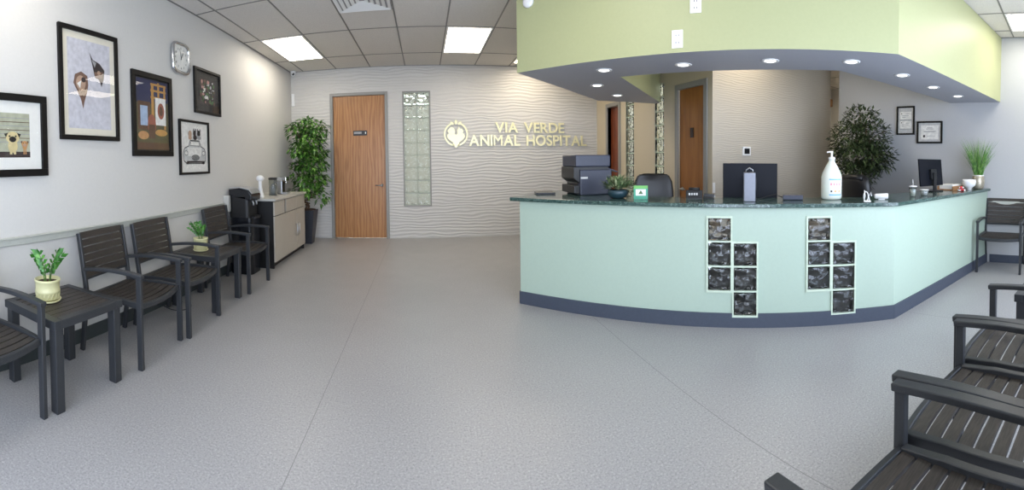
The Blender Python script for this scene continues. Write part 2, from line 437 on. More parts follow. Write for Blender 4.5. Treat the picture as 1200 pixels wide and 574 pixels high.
# ------------------------------------------------------------------ doors
def lever(parent, mtx, name='door_handle'):
    """lever handle: rose + lever, local x along the lever, z out of the door"""
    h = MB(); fn = lambda x, y, z: mtx @ Vector((x, y, z))
    h.lathe([(.026, 0), (.026, .008), (.012, .012), (.011, .05)], fn=fn, seg=16)
    h.tube([fn(0, 0, .045), fn(-.03, 0, .05), (fn(-.11, 0, .045))], .009)
    return h.build(name, 'steel', parent)
def wallM(x, y, z, nrm):   # text / handle plane on a wall: local z = nrm (horizontal), local y = up
    n = Vector(nrm).normalized(); up = Vector((0, 0, 1)); sx = up.cross(n)
    m = Matrix((sx, up, n)).transposed().to_4x4(); m.translation = (x, y, z); return m

dr = struct(MB().b2(DX0 + .004, DX1 - .004, YB + .015, YB + .06, .012, DZ - .004).build('door_1', 'oak', bevel=.002))
f = MB(); fw = .055
f.b2(DX0 - fw, DX0, YB - .02, YB + .08, 0, DZ + fw).b2(DX1, DX1 + fw, YB - .02, YB + .08, 0, DZ + fw).b2(DX0, DX1, YB - .02, YB + .08, DZ, DZ + fw)
f.build('door_frame', 'frame_paint', dr, bevel=.004)
lever(dr, wallM(-.775, YB + .015, .967, (0, -1, 0)))
MB().b2(-1.285, -1.03, YB + .006, YB + .015, 1.875, 1.965).build('door_sign', 'black', dr, bevel=.003)
MB().b2(-1.27, -1.13, YB + .003, YB + .0055, 1.905, 1.945).build('sign_slider', 'a_grey', dr)
MB().b2(-1.065, -1.05, YB + .003, YB + .0055, 1.905, 1.94).build('sign_mark', 'a_white', dr)
def side_door(n, y1, y0, top, mat, num, recess):
    dd = struct(MB().b2(XS + recess, XS + recess + .045, y0 + .003, y1 - .003, .012, top - .003).build('door_%d' % n, mat, bevel=.002))
    f = MB(); fw = .07
    f.b2(XS - .02, XS + W, y1, y1 + fw, 0, top + fw).b2(XS - .02, XS + W, y0 - fw, y0, 0, top + fw).b2(XS - .02, XS + W, y0, y1, top, top + fw)
    f.build('door_frame', 'frame_paint', dd, bevel=.004)
    lever(dd, wallM(XS + recess, y1 - .07, .98, (-1, 0, 0)) @ Matrix.Rotation(PI, 4, 'Z'))
    if num: put_text('door_number', num, 'a_dark', wallM(XS + recess - .004, (y0 + y1) / 2, 1.74, (-1, 0, 0)), .2, .003, dd, offset=0, w=.07, hgt=.13)
side_door(2, d1[0], d1[1], 2.34, 'oak_dark', '1', .02)
side_door(3, d2[0], d2[1], 2.34, 'cherry', None, .06)

# ------------------------------------------------------------------ glass block windows
def block_mesh(sz, th, edge=.012):
    """pillowed glass block, local x,z face, front towards -y"""
    b = MB(); n = 6
    h = sz / 2; e = h - edge
    b.b2(-h, h, -th / 2 + edge, th / 2 - edge, -h, h)
    for sgn in (-1, 1):
        ya = sgn * (th / 2 - edge); yb = sgn * th / 2
        a = [(-h, ya, -h), (h, ya, -h), (h, ya, h), (-h, ya, h)]; c = [(-e, yb, -e), (e, yb, -e), (e, yb, e), (-e, yb, e)]
        for i in range(4):
            b.face([a[i], a[(i + 1) % 4], c[(i + 1) % 4], c[i]])
        b.face(c)
    bmesh.ops.remove_doubles(b.bm, verts=b.bm.verts[:], dist=1e-5)
    # drop the two inner walls of the box that the pillows replace
    kill = [f for f in b.bm.faces if abs(abs(f.calc_center_median().y) - (th / 2 - edge)) < 1e-6]
    bmesh.ops.delete(b.bm, geom=kill, context='FACES_ONLY')
    return b
def glass_panel(name, loc, rz, nx, nz, pitch, mat, grout, th=.09, px=None, label=None):
    px = px or pitch
    w, h_ = nx * px, nz * pitch
    root = MB()
    j = .014
    for i in range(nx + 1): root.b2(i * px - w / 2 - j / 2, i * px - w / 2 + j / 2, -th / 2 + .008, th / 2 - .008, 0, h_)
    for k in range(nz + 1):
        for i in range(nx): root.b2(i * px - w / 2 + j / 2, (i + 1) * px - w / 2 - j / 2, -th / 2 + .008, th / 2 - .008, k * pitch - j / 2, k * pitch + j / 2)
    o = struct(root.build(name, grout)); o.location = loc; o.rotation_euler = (0, 0, rz)
    me = None
    for i in range(nx):
        for k in range(nz):
            if me is None:
                bb = block_mesh(pitch - j, th); g = bb.build('glass_block', mat, o); me = g.data
                if px != pitch:
                    for v in me.vertices: v.co.x *= (px - j) / (pitch - j)
            else:
                g = bpy.data.objects.new('glass_block', me); COL.objects.link(g); g.parent = o
            g.location = ((i + .5) * px - w / 2, 0, (k + .5) * pitch)
    return o
glass_panel('window_1', ((GX0 + GX1) / 2, YB + .045, GZ0), 0, 2, 9, (GZ1 - GZ0) / 9, 'block_green', 'grout_back', px=(GX1 - GX0) / 2)
fr = MB(); t_ = .022
fr.b2(GX0 - t_, GX0, YB - .01, YB + .05, GZ0 - t_, GZ1 + t_).b2(GX1, GX1 + t_, YB - .01, YB + .05, GZ0 - t_, GZ1 + t_).b2(GX0, GX1, YB - .01, YB + .05, GZ1, GZ1 + t_).b2(GX0, GX1, YB - .01, YB + .05, GZ0 - t_, GZ0)
struct(fr.build('trim_4', 'frame_paint', bevel=.003))
for n, (y1, y0) in ((2, s1), (3, s2)):
    glass_panel('window_%d' % n, (XS + .045, (y0 + y1) / 2, .48), PI / 2 * 3, 1, 10, 2.02 / 10, 'block_green', 'grout', px=y1 - y0)

# ------------------------------------------------------------------ reception counter
A, B_, C_ = Vector((.904, 3.829)), Vector((3.262, 1.462)), Vector((5.592, 1.106))
D_ = Vector((1.62, 4.55))    # end of the left return
u = (B_ - A).normalized(); nin = Vector((-u.y, u.x))      # inward normal (towards staff side)
if nin.dot(Vector((1, 1))) < 0: nin = -nin
v_ = (C_ - B_).normalized(); nin2 = Vector((-v_.y, v_.x))
if nin2.y < 0: nin2 = -nin2
CT = .99; PTH = .10
ctr = thing('reception_counter', 'mint green angled reception counter with slate blue base and glass block insets', 'counter', (0, 0, 0))
def isect(p, d, q, e):
    k = ((q - p).x * e.y - (q - p).y * e.x) / (d.x * e.y - d.y * e.x); return p + d * k
L1 = (B_ - A).length
def P3(s, n, z): q = A + u * s + nin * n; return (q.x, q.y, z)
cell = .205
# block columns: s position of the left edge, bottom z, number of rows
sA = (Vector((2.150, 2.608)) - A).dot(u); sB = (Vector((2.732, 2.026)) - A).dot(u)
cs = [(sA, .305, 3), (sA + .213, .095, 4 - 1), (sB, .302, 3), (sB + .213, .088, 3)]
cs = [(sA, .30, 3), (sA + .213, .095, 3), (sB, .30, 3), (sB + .213, .09, 3)]
b = MB()
def slab(s0, s1, z0, z1, n0=0.0, n1=PTH):
    b.prism([(s0, n0), (s1, n0), (s1, n1), (s0, n1)], z0, z1, None, lambda x, y, z: P3(x, y, z))
cur = 0.0
for i, (s0, z0, n) in enumerate(cs):
    if s0 > cur + 1e-4: slab(cur, s0, 0, CT)
    slab(s0, s0 + .213, 0, z0); slab(s0, s0 + .213, z0 + n * cell, CT); cur = s0 + .213
slab(cur, L1, 0, CT)
# right wing and left return as prisms
def pr(p, q, nn, th, z0, z1, bb):
    bb.prism([tuple(p), tuple(q), tuple(q + nn * th), tuple(p + nn * th)], z0, z1)
bi = isect(A + nin * PTH, u, B_ + nin2 * PTH, v_); ci = Vector((5.592, bi.y + (5.592 - bi.x) * v_.y / v_.x))
b.prism([tuple(B_), tuple(C_), tuple(ci), tuple(bi)], 0, CT)
ur = (D_ - A).normalized(); nr = Vector((ur.y, -ur.x))
pr(A + nin * .0, D_, nr, PTH, 0, CT, b)
b.build('panel', 'mint', ctr)
# base cove (interrupted under the two long block columns)
b = MB(); bh = .118
def cove(s0, s1, z0=0): b.prism([(s0, -.014), (s1, -.014), (s1, 0), (s0, 0)], z0, bh, None, lambda x, y, z: P3(x, y, z))
cove(-.0, sA + .213); cove(sA + .426, sB + .213); cove(sB + .426, L1 + .006)
def cove2(s0, s1): b.prism([(s0, -.014), (s1, -.014), (s1, 0), (s0, 0)], 0, .085, None, lambda x, y, z: P3(x, y, z))
cove2(sA + .213, sA + .426); cove2(sB + .213, sB + .426)
q0 = B_ - nin2 * .014; q1 = C_ - nin2 * .014
b.prism([tuple(q0), tuple(q1), tuple(C_), tuple(B_)], 0, bh)
e0 = A - nr * .014; e1 = D_ - nr * .014
b.prism([tuple(A), tuple(D_), tuple(e1), tuple(e0)], 0, bh)
b.build('baseboard', 'cove', ctr)
ang = math.atan2(u.y, u.x)
blk = None
for s0, z0, n in cs:
    mo = MB(); j = .013
    def mr(a0, a1, z0_, z1_): mo.prism([(a0, -.012), (a1, -.012), (a1, .085), (a0, .085)], z0_, z1_, None, lambda x, y, z: P3(x, y, z))
    mr(s0, s0 + j, z0 - .012, z0 + n * cell + .004); mr(s0 + .213 - j, s0 + .213, z0 - .012, z0 + n * cell + .004)
    for k in range(n + 1):
        zz = z0 + k * cell; mr(s0 + j, s0 + .213 - j, zz - (j if k == n else .012 if k == 0 else j / 2), zz + (j / 2 if k < n else .004))
    mo.build('mortar', 'grout', ctr)
    for k in range(n):
        if blk is None:
            blk = block_mesh(.19, .088).build('glass_block', 'block', ctr); g = blk
        else:
            g = blk.copy(); COL.objects.link(g); g.parent = ctr
        g.location = P3(s0 + .1065, .034, z0 + (k + .5) * cell); g.rotation_euler = (0, 0, ang)
# granite top
ov = .045
o0 = A - nin * ov - u * .10; o1 = None
pB = isect(A - nin * ov, u, B_ - nin2 * ov, v_)
pC = Vector((5.592, (C_ - nin2 * ov).y + 0.0))
GD = .50
iB = isect(A + nin * GD, u, B_ + nin2 * GD, v_); iC = Vector((5.592, iB.y + (5.592 - iB.x) * v_.y / v_.x))
tip = A - nr * .06 - u * .03 - nin * ov
endL = D_ + ur * .22 - nr * .06; endR = endL + nr * .78
iA = isect(A + nin * GD, u, endR, ur)
top = [tip, pB, pC, iC, iB, iA, endR, endL]
gt = MB().prism([tuple(p) for p in top], CT + .001, CT + .036).build('granite_countertop', 'granite', bevel=.006, seg=3)
tag(gt, 'dark green speckled granite countertop running along the mint counter', 'countertop')
# staff desk behind
b = MB(); z0, z1 = .71, .74
p0 = A + nin * (PTH + .005) + u * 1.0; p1 = isect(A + nin * (PTH + .005), u, B_ + nin2 * (PTH + .005), v_); p2 = Vector((5.58, p1.y + (5.58 - p1.x) * v_.y / v_.x))
k1 = isect(A + nin * .92, u, B_ + nin2 * .85, v_); k2 = Vector((5.58, k1.y + (5.58 - k1.x) * v_.y / v_.x)); k0 = A + nin * .92 + u * 1.0
dk = thing('desk', 'staff desk top on panels behind the reception counter', 'desk')
b.prism([tuple(p) for p in (p0, p1, p2, k2, k1, k0)], z0, z1); b.build('desk_top', 'desk', dk)
for (p, q) in ((p0, k0), (p2 - Vector((.03, 0)), k2 - Vector((.03, 0)))):
    e = (q - p).normalized(); nn = Vector((-e.y, e.x)) * .03
    MB().prism([tuple(p), tuple(q), tuple(q + nn), tuple(p + nn)], 0, z0).build('side_panel', 'desk', dk)

q0, q1 = A + nin * .34 + u * (sB - .25), A + nin * .34 + u * (L1 - .05)
MB().prism([tuple(q0), tuple(q1), tuple(q1 + nin * .03), tuple(q0 + nin * .03)], .002, .705).build('dark_backing', 'black_matte', dk)  # unseen black panel added so the second block cluster looks dark
q0, q1 = A + nin * .55 + u * (sA - .5), A + nin * .55 + u * (sB - .27)
MB().prism([tuple(q0), tuple(q1), tuple(q1 + nin * .03), tuple(q0 + nin * .03)], .002, .705).build('drawer_unit_back', 'cab', dk)
# ------------------------------------------------------------------ chair (local: front = +y, origin on the floor)
def make_chair(label, loc, rz, group):
    t = thing('slatted_armchair', label, 'chair', loc, rz, group)
    hw = .29
    N = 10
    def bow(x): return 1 - (x / hw) ** 2
    # seat slats
    sl = MB(); n = 8; y0, y1 = -.205, .245; p = (y1 - y0) / n
    for i in range(n):
        yc = y0 + (i + .5) * p; fr_ = (i + .5) / n
        path = [((-hw + .045) + (2 * hw - .09) * k / N, yc + .030 * fr_ * bow((-hw + .045) + (2 * hw - .09) * k / N), .432 - .012 * bow((-hw + .045) + (2 * hw - .09) * k / N) + .012 * fr_ - .02 * max(0, fr_ - .8)) for k in range(N + 1)]
        sl.sweep(path, p - .009, .014, side=Vector((0, 1, 0)))
    sl.build('seat', 'slat', t)
    fr_ = MB()
    for sx in (-1, 1):
        fr_.sweep([(sx * (hw - .030), -.225, .425), (sx * (hw - .030), -.1, .434), (sx * (hw - .030), .1, .442), (sx * (hw - .030), .255, .432)], .03, .042)
    fr_.sweep([(-hw + .03 + (2 * hw - .06) * k / N, .258 + .032 * bow(-hw + .03 + (2 * hw - .06) * k / N), .432 - .014 * bow(-hw + .03 + (2 * hw - .06) * k / N)) for k in range(N + 1)], .024, .038, side=Vector((0, 1, 0)))
    fr_.sweep([(-hw + .03, -.215, .42), (hw - .03, -.215, .42)], .024, .03, side=Vector((0, 1, 0)))
    fr_.build('seat_frame', 'chair_metal', t, bevel=.003, seg=1)
    # back
    def by(z): return -.215 - .070 * ((z - .42) / .46) ** 1.15 if z > .42 else -.215
    bk = MB(); n = 6; z0, z1 = .552, .898; p = (z1 - z0) / n
    for i in range(n):
        za, zb = z0 + i * p + .004, z0 + (i + 1) * p - .004
        path = []
        zc = (za + zb) / 2
        for k in range(N + 1):
            x = (-hw + .04) + (2 * hw - .08) * k / N
            path.append((x, by(zc) - .016 * bow(x) + .004, zc))
        bk.sweep(path, zb - za, .012, side=Vector((0, -.16, 1)))
    bk.build('backrest', 'slat', t)
    bf = MB()
    for sx in (-1, 1):
        path = [(sx * (hw - .022), by(.40 + .049 * k), .40 + .049 * k) for k in range(11)]
        bf.sweep(path, .028, .036, side=Vector((1, 0, 0)))
    path = [(-hw + .036 + (2 * hw - .072) * k / N, by(.55) - .016 * bow(-hw + .036 + (2 * hw - .072) * k / N), .545) for k in range(N + 1)]
    bf.sweep(path, .018, .016, side=Vector((0, 0, 1)))
    bf.build('back_frame', 'chair_metal', t, bevel=.003, seg=1)
    for sx in (-1, 1):
        lg = MB(); x = sx * (hw - .017)
        lg.sweep([(x, .272, 0), (x, .272, .3), (x, .272, .628)], .030, .040)
        lg.build('leg', 'chair_metal', t, bevel=.003, seg=1)
        lg = MB()
        lg.sweep([(sx * (hw - .022), -.275, 0), (sx * (hw - .022), -.245, .22), (sx * (hw - .022), -.226, .41)], .028, .036)
        lg.build('leg', 'chair_metal', t, bevel=.003, seg=1)
        ar = MB(); K = 10; path = []
        for k in range(K + 1):
            q = k / K; path.append((x - sx * .003, .300 - .530 * q, .637 + .020 * math.sin(PI * q) - .012 * q))
        ar.sweep(path, .046, .026)
        ar.build('armrest', 'chair_metal', t, bevel=.005)
    return t
XC = -2.118
g1 = 'slatted armchairs along the left wall'
ch = make_chair('slatted armchair cut off by the left edge, nearest on the left wall', (XC + .02, 1.04, 0), -PI / 2 + .09, g1)
dup(ch, (XC + .02, 2.37, 0), -PI / 2 + .09, 'slatted armchair right behind the nearer small table on the left', g1)
dup(ch, (XC + .02, 2.995, 0), -PI / 2 + .05, 'slatted armchair just before the farther small table on the left', g1)
dup(ch, (XC + .005, 4.235, 0), -PI / 2, 'slatted armchair standing beside the black water cooler', g1)
dup(ch, (5.30, .84, 0), PI / 2, 'slatted armchair against right wall beside the end of the counter')
ra = math.radians(-7)
g2 = 'slatted armchairs in the near right row'
def rowc(cx, fy): # centre from front-centre
    d = Vector((math.sin(-ra), math.cos(ra))); return (cx - d.x * .29, fy - d.y * .29, 0)
dup(ch, rowc(.965, .57), ra, 'nearest slatted armchair in the bottom right row, mostly cut off', g2)
dup(ch, rowc(1.553, .525), ra, 'middle slatted armchair of the bottom right row', g2)
dup(ch, rowc(2.141, .48), ra, 'farthest slatted armchair of the bottom right row, beside a table', g2)
del ch['group']; ch['group'] = g1

# ------------------------------------------------------------------ side tables
def make_table(label, loc, rz, group):
    t = thing('slatted_side_table', label, 'table', loc, rz, group)
    X, Y, Z = .27, .28, .53
    f = MB(); bw = .055
    f.b2(-X, X, -Y, -Y + bw, Z - .05, Z).b2(-X, X, Y - bw, Y, Z - .05, Z).b2(-X, -X + bw, -Y + bw, Y - bw, Z - .05, Z).b2(X - bw, X, -Y + bw, Y - bw, Z - .05, Z)
    f.build('top_frame', 'chair_metal', t, bevel=.004)
    s = MB(); n = 7; w = (2 * X - 2 * bw) / n
    for i in range(n): s.b2(-X + bw + i * w + .003, -X + bw + (i + 1) * w - .003, -Y + bw, Y - bw, Z - .02, Z - .004)
    s.build('top_slats', 'slat', t)
    for sx in (-1, 1):
        for sy in (-1, 1):
            MB().b2(sx * (X - .012), sx * (X - .072), sy * (Y - .012), sy * (Y - .072), 0, Z - .051).build('leg', 'chair_metal', t, bevel=.005)
    return t
g3 = 'slatted side tables'
tb = make_table('dark slatted side table between near left armchairs, topmost leaf of potted plant over it', (-2.075, 1.675, 0), 0, g3)
tb['label'] = 'nearer dark slatted side table by the left wall'
dup(tb, (-2.13, 3.58, 0), 0, 'farther dark slatted side table by the left wall', g3)
dup(tb, (2.86, .02, 0), ra + PI / 2 * 0, 'dark slatted table cut off by the right edge, beyond the near armchairs', g3)

# ------------------------------------------------------------------ plants
def leaf(bm, base, d, L, w, up=Vector((0, 0, 1)), fold=.25, droop=.2, mi=0):
    d = d.normalized(); s = d.cross(up)
    if s.length < .05: s = Vector((1, 0, 0))
    s.normalize(); n = s.cross(d).normalized()
    p0 = base; p1 = base + d * L * .45 - n * fold * w; p2 = base + d * L - Vector((0, 0, 1)) * droop * L
    a = base + d * L * .42 + s * w / 2; b = base + d * L * .42 - s * w / 2
    vs = [bm.verts.new(q) for q in (p0, a, p2, b, p1)]
    f1 = bm.faces.new([vs[0], vs[4], vs[2], vs[1]]); f2 = bm.faces.new([vs[0], vs[3], vs[2], vs[4]])
    f1.material_index = f2.material_index = mi; f1.smooth = f2.smooth = True
def rnd_dir(r): 
    while True:
        v = Vector((r.uniform(-1, 1), r.uniform(-1, 1), r.uniform(-1, 1)))
        if .1 < v.length < 1: return v.normalized()

def ficus(loc, label, pot, foliage, nleaf, mat, L, w, seed, cat='plant', name='potted_ficus', clip=None, droop=.5):
    r = random.Random(seed)
    t = thing(name, label, cat, loc)
    b = MB(); b.lathe(pot, seg=4 if len(pot) == 3 else 28, smooth=len(pot) != 3); po = b.build('planter', 'planter', t, bevel=.004)
    if len(pot) == 3: po.rotation_euler = (0, 0, PI / 4)
    ztop = pot[-1][1]; rt = pot[-1][0]
    MB().lathe([(rt * .68, ztop - .0), (rt * .66, ztop + .012)], seg=18).build('soil', 'soil', t)
    tr = MB()
    zt = foliage[-1][2]
    for k in range(3):
        path = []
        for i in range(14):
            q = i / 13; a = q * 9 + k * 2.1
            path.append((foliage[min(len(foliage) - 1, int(q * len(foliage)))][0] * q * .6 + .03 * math.cos(a) * (1 - q * .3), .03 * math.sin(a) * (1 - q * .3), ztop + (zt - ztop) * q))
        tr.tube(path, [.016 - .009 * i / 13 for i in range(14)], seg=6)
    ends = []
    for i in range(46):
        c = foliage[i % len(foliage)]; d = rnd_dir(r)
        e = Vector((c[0] + d.x * c[3] * .8, c[1] + d.y * c[3] * .8, c[2] + d.z * c[4] * .8))
        s = Vector((c[0] * .5, c[1] * .5, max(ztop + .3, c[2] - .15)))
        tr.tube([s, s.lerp(e, .5) + Vector((0, 0, .04)), e], [.006, .004, .0015], seg=4)
    tr.build('trunk', 'brown', t)
    fo = bmesh.new()
    tot = sum(c[3] * c[3] * c[4] for c in foliage)
    for c in foliage:
        for i in range(int(nleaf * c[3] * c[3] * c[4] / tot)):
            d = rnd_dir(r); q = r.uniform(.35, 1) ** .6
            p = Vector((c[0] + d.x * c[3] * q, c[1] + d.y * c[3] * q, c[2] + d.z * c[4] * q))
            if clip and not clip(p + Vector(loc)): continue
            o = Vector((d.x, d.y, d.z * .3 - droop)) + rnd_dir(r) * .7
            leaf(fo, p, o, L * r.uniform(.7, 1.2), w * r.uniform(.8, 1.2), droop=.15 + .2 * droop)
    m = MB(); m.bm.free(); m.bm = fo; m.build('foliage', mat, t)
    return t
inL = lambda p: p.x > XL + .12 and p.y < YB - .1
ficus((-2.03, 6.85, 0), 'tall leafy green ficus in a charcoal planter beside the oak door', [(.13, 0), (.215, .56), (.22, .58)],
      [(.0, 0, 2.07, .26, .12), (-.20, -.05, 1.98, .17, .12), (.16, 0, 1.98, .24, .15), (.05, 0, 1.78, .30, .14), (-.05, -.1, 1.62, .24, .12), (.12, 0, 1.56, .27, .15), (-.1, 0, 1.36, .20, .10), (-.26, 0, 1.30, .15, .10), (.10, 0, 1.36, .28, .13), (.02, .0, 1.12, .28, .12), (.2, -.05, 1.14, .22, .12), (.0, -.1, .92, .28, .11), (.27, -.02, .86, .13, .22)],
      1650, 'leaf_ficus', .10, .052, 3, clip=inL, droop=.3)
inR = lambda p: p.x < XR - .1
ficus((5.12, 2.84, 0), 'dark leaved bushy ficus tree standing behind the counter near framed certificates', [(.15, 0), (.18, .1), (.2, .33), (.19, .35)],
      [(.0, .0, 1.98, .26, .20), (.06, -.12, 1.75, .30, .25), (-.08, .12, 1.7, .32, .25), (.0, .0, 1.45, .40, .25), (.1, -.25, 1.42, .26, .2), (-.02, .1, 1.18, .36, .22), (0, .12, 1.0, .26, .18)],
      3600, 'leaf_dark', .085, .034, 11, clip=inR, droop=.0)

def zz(loc, label, seed, lean):
    r = random.Random(seed)
    t = thing('potted_zz_plant', label, 'plant', loc, 0, 'small potted plants on the side tables')
    b = MB(); prof = [(.055, 0.012), (.072, .02), (.080, .06), (.083, .062), (.083, .075), (.080, .08), (.082, .13), (.086, .134), (.086, .145), (.076, .145), (.074, .118), (.01, .118)]
    b.lathe(prof, seg=36)
    b.build('pot', 'pot_cream', t)
    rb = MB()
    for k in range(18):
        a = 2 * PI * k / 18
        rb.tube([(math.cos(a) * .0755, math.sin(a) * .0755, .022), (math.cos(a + .17) * .0805, math.sin(a + .17) * .0805, .058)], .003, seg=5)
    rb.build('pot_ribs', 'pot_cream', t)
    MB().lathe([(.06, 0), (.082, .004), (.09, .016), (.084, .016), (.07, .008)], seg=30).build('saucer', 'pot_cream', t)
    MB().lathe([(.073, .118), (.072, .124), (.03, .128)], seg=20).build('soil', 'soil', t)
    st = MB(); fo = bmesh.new()
    for i in range(7):
        a = 2 * PI * i / 7 + r.uniform(-.3, .3); sp = r.uniform(.03, .10); hh = r.uniform(.13, .225)
        pts = []
        for k in range(7):
            q = k / 6; pts.append(Vector((math.cos(a) * (.02 + sp * q * q) + lean[0] * q * q, math.sin(a) * (.02 + sp * q * q) + lean[1] * q * q, .12 + hh * q)))
        st.tube(pts, [.004 - .0004 * k for k in range(7)], seg=5)
        for k in range(2, 7):
            dd = (pts[k] - pts[k - 1]).normalized()
            for sg in (-1, 1):
                sd = dd.cross(Vector((math.sin(a), -math.cos(a), .2))).normalized() * sg
                side = Vector((-math.sin(a), math.cos(a), 0)) * sg
                leaf(fo, pts[k], side * .8 + dd * .7, .058 * r.uniform(.85, 1.15), .030, up=Vector((math.cos(a), math.sin(a), .5)), droop=.05, fold=.12)
        leaf(fo, pts[6], (pts[6] - pts[5]), .05, .022, droop=0)
    st.build('stems', 'stem', t)
    m = MB(); m.bm.free(); m.bm = fo; m.build('leaves', 'leaf_zz', t)
    return t
zz((-2.15, 1.61, .527), 'small green plant in cream ribbed pot on the nearer side table', 5, (0, 0))
zz((-2.17, 3.53, .5265), 'small green plant in cream pot on the farther side table', 9, (-.02, -.06)).scale = (.88, .88, .9)

TOPZ = CT + .0365
# bowl planter on the counter
r = random.Random(21)
t = thing('potted_succulent', 'spiky pale green plant in a dark teal bowl on the counter', 'plant', (1.715, 3.36, TOPZ))
MB().lathe([(.045, 0), (.075, .012), (.095, .045), (.092, .075), (.086, .08), (.078, .066)], seg=30).build('bowl', 'teal_pot', t)
MB().lathe([(.08, .066), (.079, .072), (.03, .076)], seg=20).build('soil', 'soil', t)
fo = bmesh.new()
for i in range(260):
    a = r.uniform(0, 2 * PI); q = r.uniform(0, .10)
    base = Vector((math.cos(a) * q, math.sin(a) * q, .08 + r.uniform(0, .10) * (1 - q * 5)))
    d = Vector((math.cos(a) * r.uniform(.2, 1.1), math.sin(a) * r.uniform(.2, 1.1), r.uniform(.05, 1.0)))
    leaf(fo, base, d, r.uniform(.06, .11), r.uniform(.014, .022), droop=.1)
for k in range(9):
    a = -.6 + r.uniform(-.5, .5)
    p = Vector((.07, -.02, .08)) + Vector((r.uniform(0, .10), r.uniform(-.06, .04), r.uniform(-.03, .08)))
    for j in range(8): leaf(fo, p, rnd_dir(r), .04, .012, droop=0)
m = MB(); m.bm.free(); m.bm = fo; m.build('leaves', 'leaf_pale', t)
# grass in vase
t = thing('grass_in_vase', 'tall green grass in a silvery vase at the wall end of the counter', 'plant', (5.36, 1.19, TOPZ))
MB().lathe([(.06, 0), (.078, .02), (.088, .08), (.085, .15), (.075, .185), (.068, .185), (.07, .15)], seg=30).build('vase', 'vase_gold', t)
MB().lathe([(.074, .10), (.078, .186), (.0765, .187)], seg=30).build('vase_band', 'white', t)
b = MB(); r = random.Random(4)
for i in range(210):
    a = r.uniform(0, 2 * PI); rad = r.uniform(0, .05); sp = .26 * math.sqrt(r.random()); hh = r.uniform(.30, .56)
    dx, dy = math.cos(a), math.sin(a); w = .0035
    if 5.36 + dx * sp > XR - .03: sp *= .7
    pts = [Vector((dx * (rad + sp * q ** 1.6), dy * (rad + sp * q ** 1.6), .15 + hh * q)) for q in (0, .35, .7, 1)]
    sd = Vector((-dy, dx, 0)); sd.rotate(Matrix.Rotation(r.uniform(-1.5, 1.5), 3, 'Z'))
    vs = []
    for k, p in enumerate(pts[:3]): vs.append((b.bm.verts.new(p + sd * w * (1 - k * .2)), b.bm.verts.new(p - sd * w * (1 - k * .2))))
    tipv = b.bm.verts.new(pts[3])
    for k in range(2): b.bm.faces.new([vs[k][0], vs[k][1], vs[k + 1][1], vs[k + 1][0]])
    b.bm.faces.new([vs[2][0], vs[2][1], tipv])
b.build('grass_blades', 'grass', t)

# ------------------------------------------------------------------ sideboard cabinet, cooler and what stands there
cb = thing('storage_cabinet', 'greige storage cabinet with black side panel against the left wall', 'cabinet', (0, 0, 0))
cx0, cx1, cy0, cy1 = XL + .012, -1.965, 5.03, 6.40
MB().b2(cx0, cx1, cy0, cy0 + .02, 0, .895).b2(cx0, cx1, cy1 - .02, cy1, 0, .895).b2(cx0, cx1, cy0 + .02, cy1 - .02, .08, .895).b2(cx0, cx1 - .05, cy0 + .02, cy1 - .02, 0, .08).build('body', 'black_matte', cb)
MB().b2(cx0, cx1 + .045, cy0 - .02, cy1 + .02, .896, .926).build('cabinet_top', 'cab_top', cb, bevel=.004)
fx0, fx1 = cx1 + .001, cx1 + .021
for i, (a, c) in enumerate(((cy0 + .003, 5.435), (5.50, 5.965), (5.975, cy1 - .003))):
    MB().b2(fx0, fx1, a, c, .70, .885).build('drawer', 'cab', cb, bevel=.003)
for i, (a, c, hy) in enumerate(((cy0 + .003, 5.965, 5.92), (5.975, cy1 - .003, 6.02))):
    d = MB().b2(fx0, fx1, a, c, .085, .69).build('door', 'cab', cb, bevel=.003)
    MB().tube([(fx1, hy, .47), (fx1 + .03, hy, .47), (fx1 + .03, hy, .30), (fx1, hy, .30)], .007).build('handle', 'steel', d)

wc = thing('water_cooler', 'black floor standing water cooler with silver top beside the cabinet', 'water cooler', (-2.265, 4.80, 0))
def rrect(wx, wy, rad, seg=5):
    pts = []
    for cx, cy, a0 in ((wx - rad, wy - rad, 0), (-wx + rad, wy - rad, 90), (-wx + rad, -wy + rad, 180), (wx - rad, -wy + rad, 270)):
        for k in range(seg + 1):
            a = math.radians(a0 + 90 * k / seg); pts.append((cx + rad * math.cos(a), cy + rad * math.sin(a)))
    return pts
b = MB()
b.prism(rrect(.155, .15, .06), 0, .72); b.build('lower_body', 'cooler', wc, bevel=.006)
b = MB(); b.prism([(x - .03 if x > .1 else x, y) for x, y in rrect(.155, .15, .05)], .72, .98); b.build('dispenser_recess', 'black_matte', wc)
# head leaning out over the tap
b = MB()
prof = [(-.155, .98), (.155, .93), (.165, 1.00), (.12, 1.06), (-.02, 1.09), (-.155, 1.075)]
b.prism(prof, -.15, .15, None, lambda x, y, z: (x, z, y)); b.build('head', 'cooler', wc, bevel=.012, seg=3)
b = MB(); prof = [(.158, 1.018), (.118, 1.066), (-.02, 1.096), (-.15, 1.082), (-.15, 1.094), (-.02, 1.108), (.12, 1.076), (.166, 1.022)]
b.prism(prof, -.135, .135, None, lambda x, y, z: (x, z, y)); b.build('top_cover', 'silver', wc)
MB().b2(.10, .185, -.10, .10, .70, .735).build('drip_tray', 'black', wc, bevel=.006)
for y in (-.05, .05): MB().tube([(.12, y, .94), (.145, y, .90), (.145, y, .87)], .012).build('tap', 'silver', wc)
tag(MB().b2(XL, XL + .075, 4.715 - .14, 4.715 - .08, .80, 1.0).build('wall_box', 'cab_top', bevel=.005), 'narrow pale grey box on wall at the end of the chair rail', 'box')

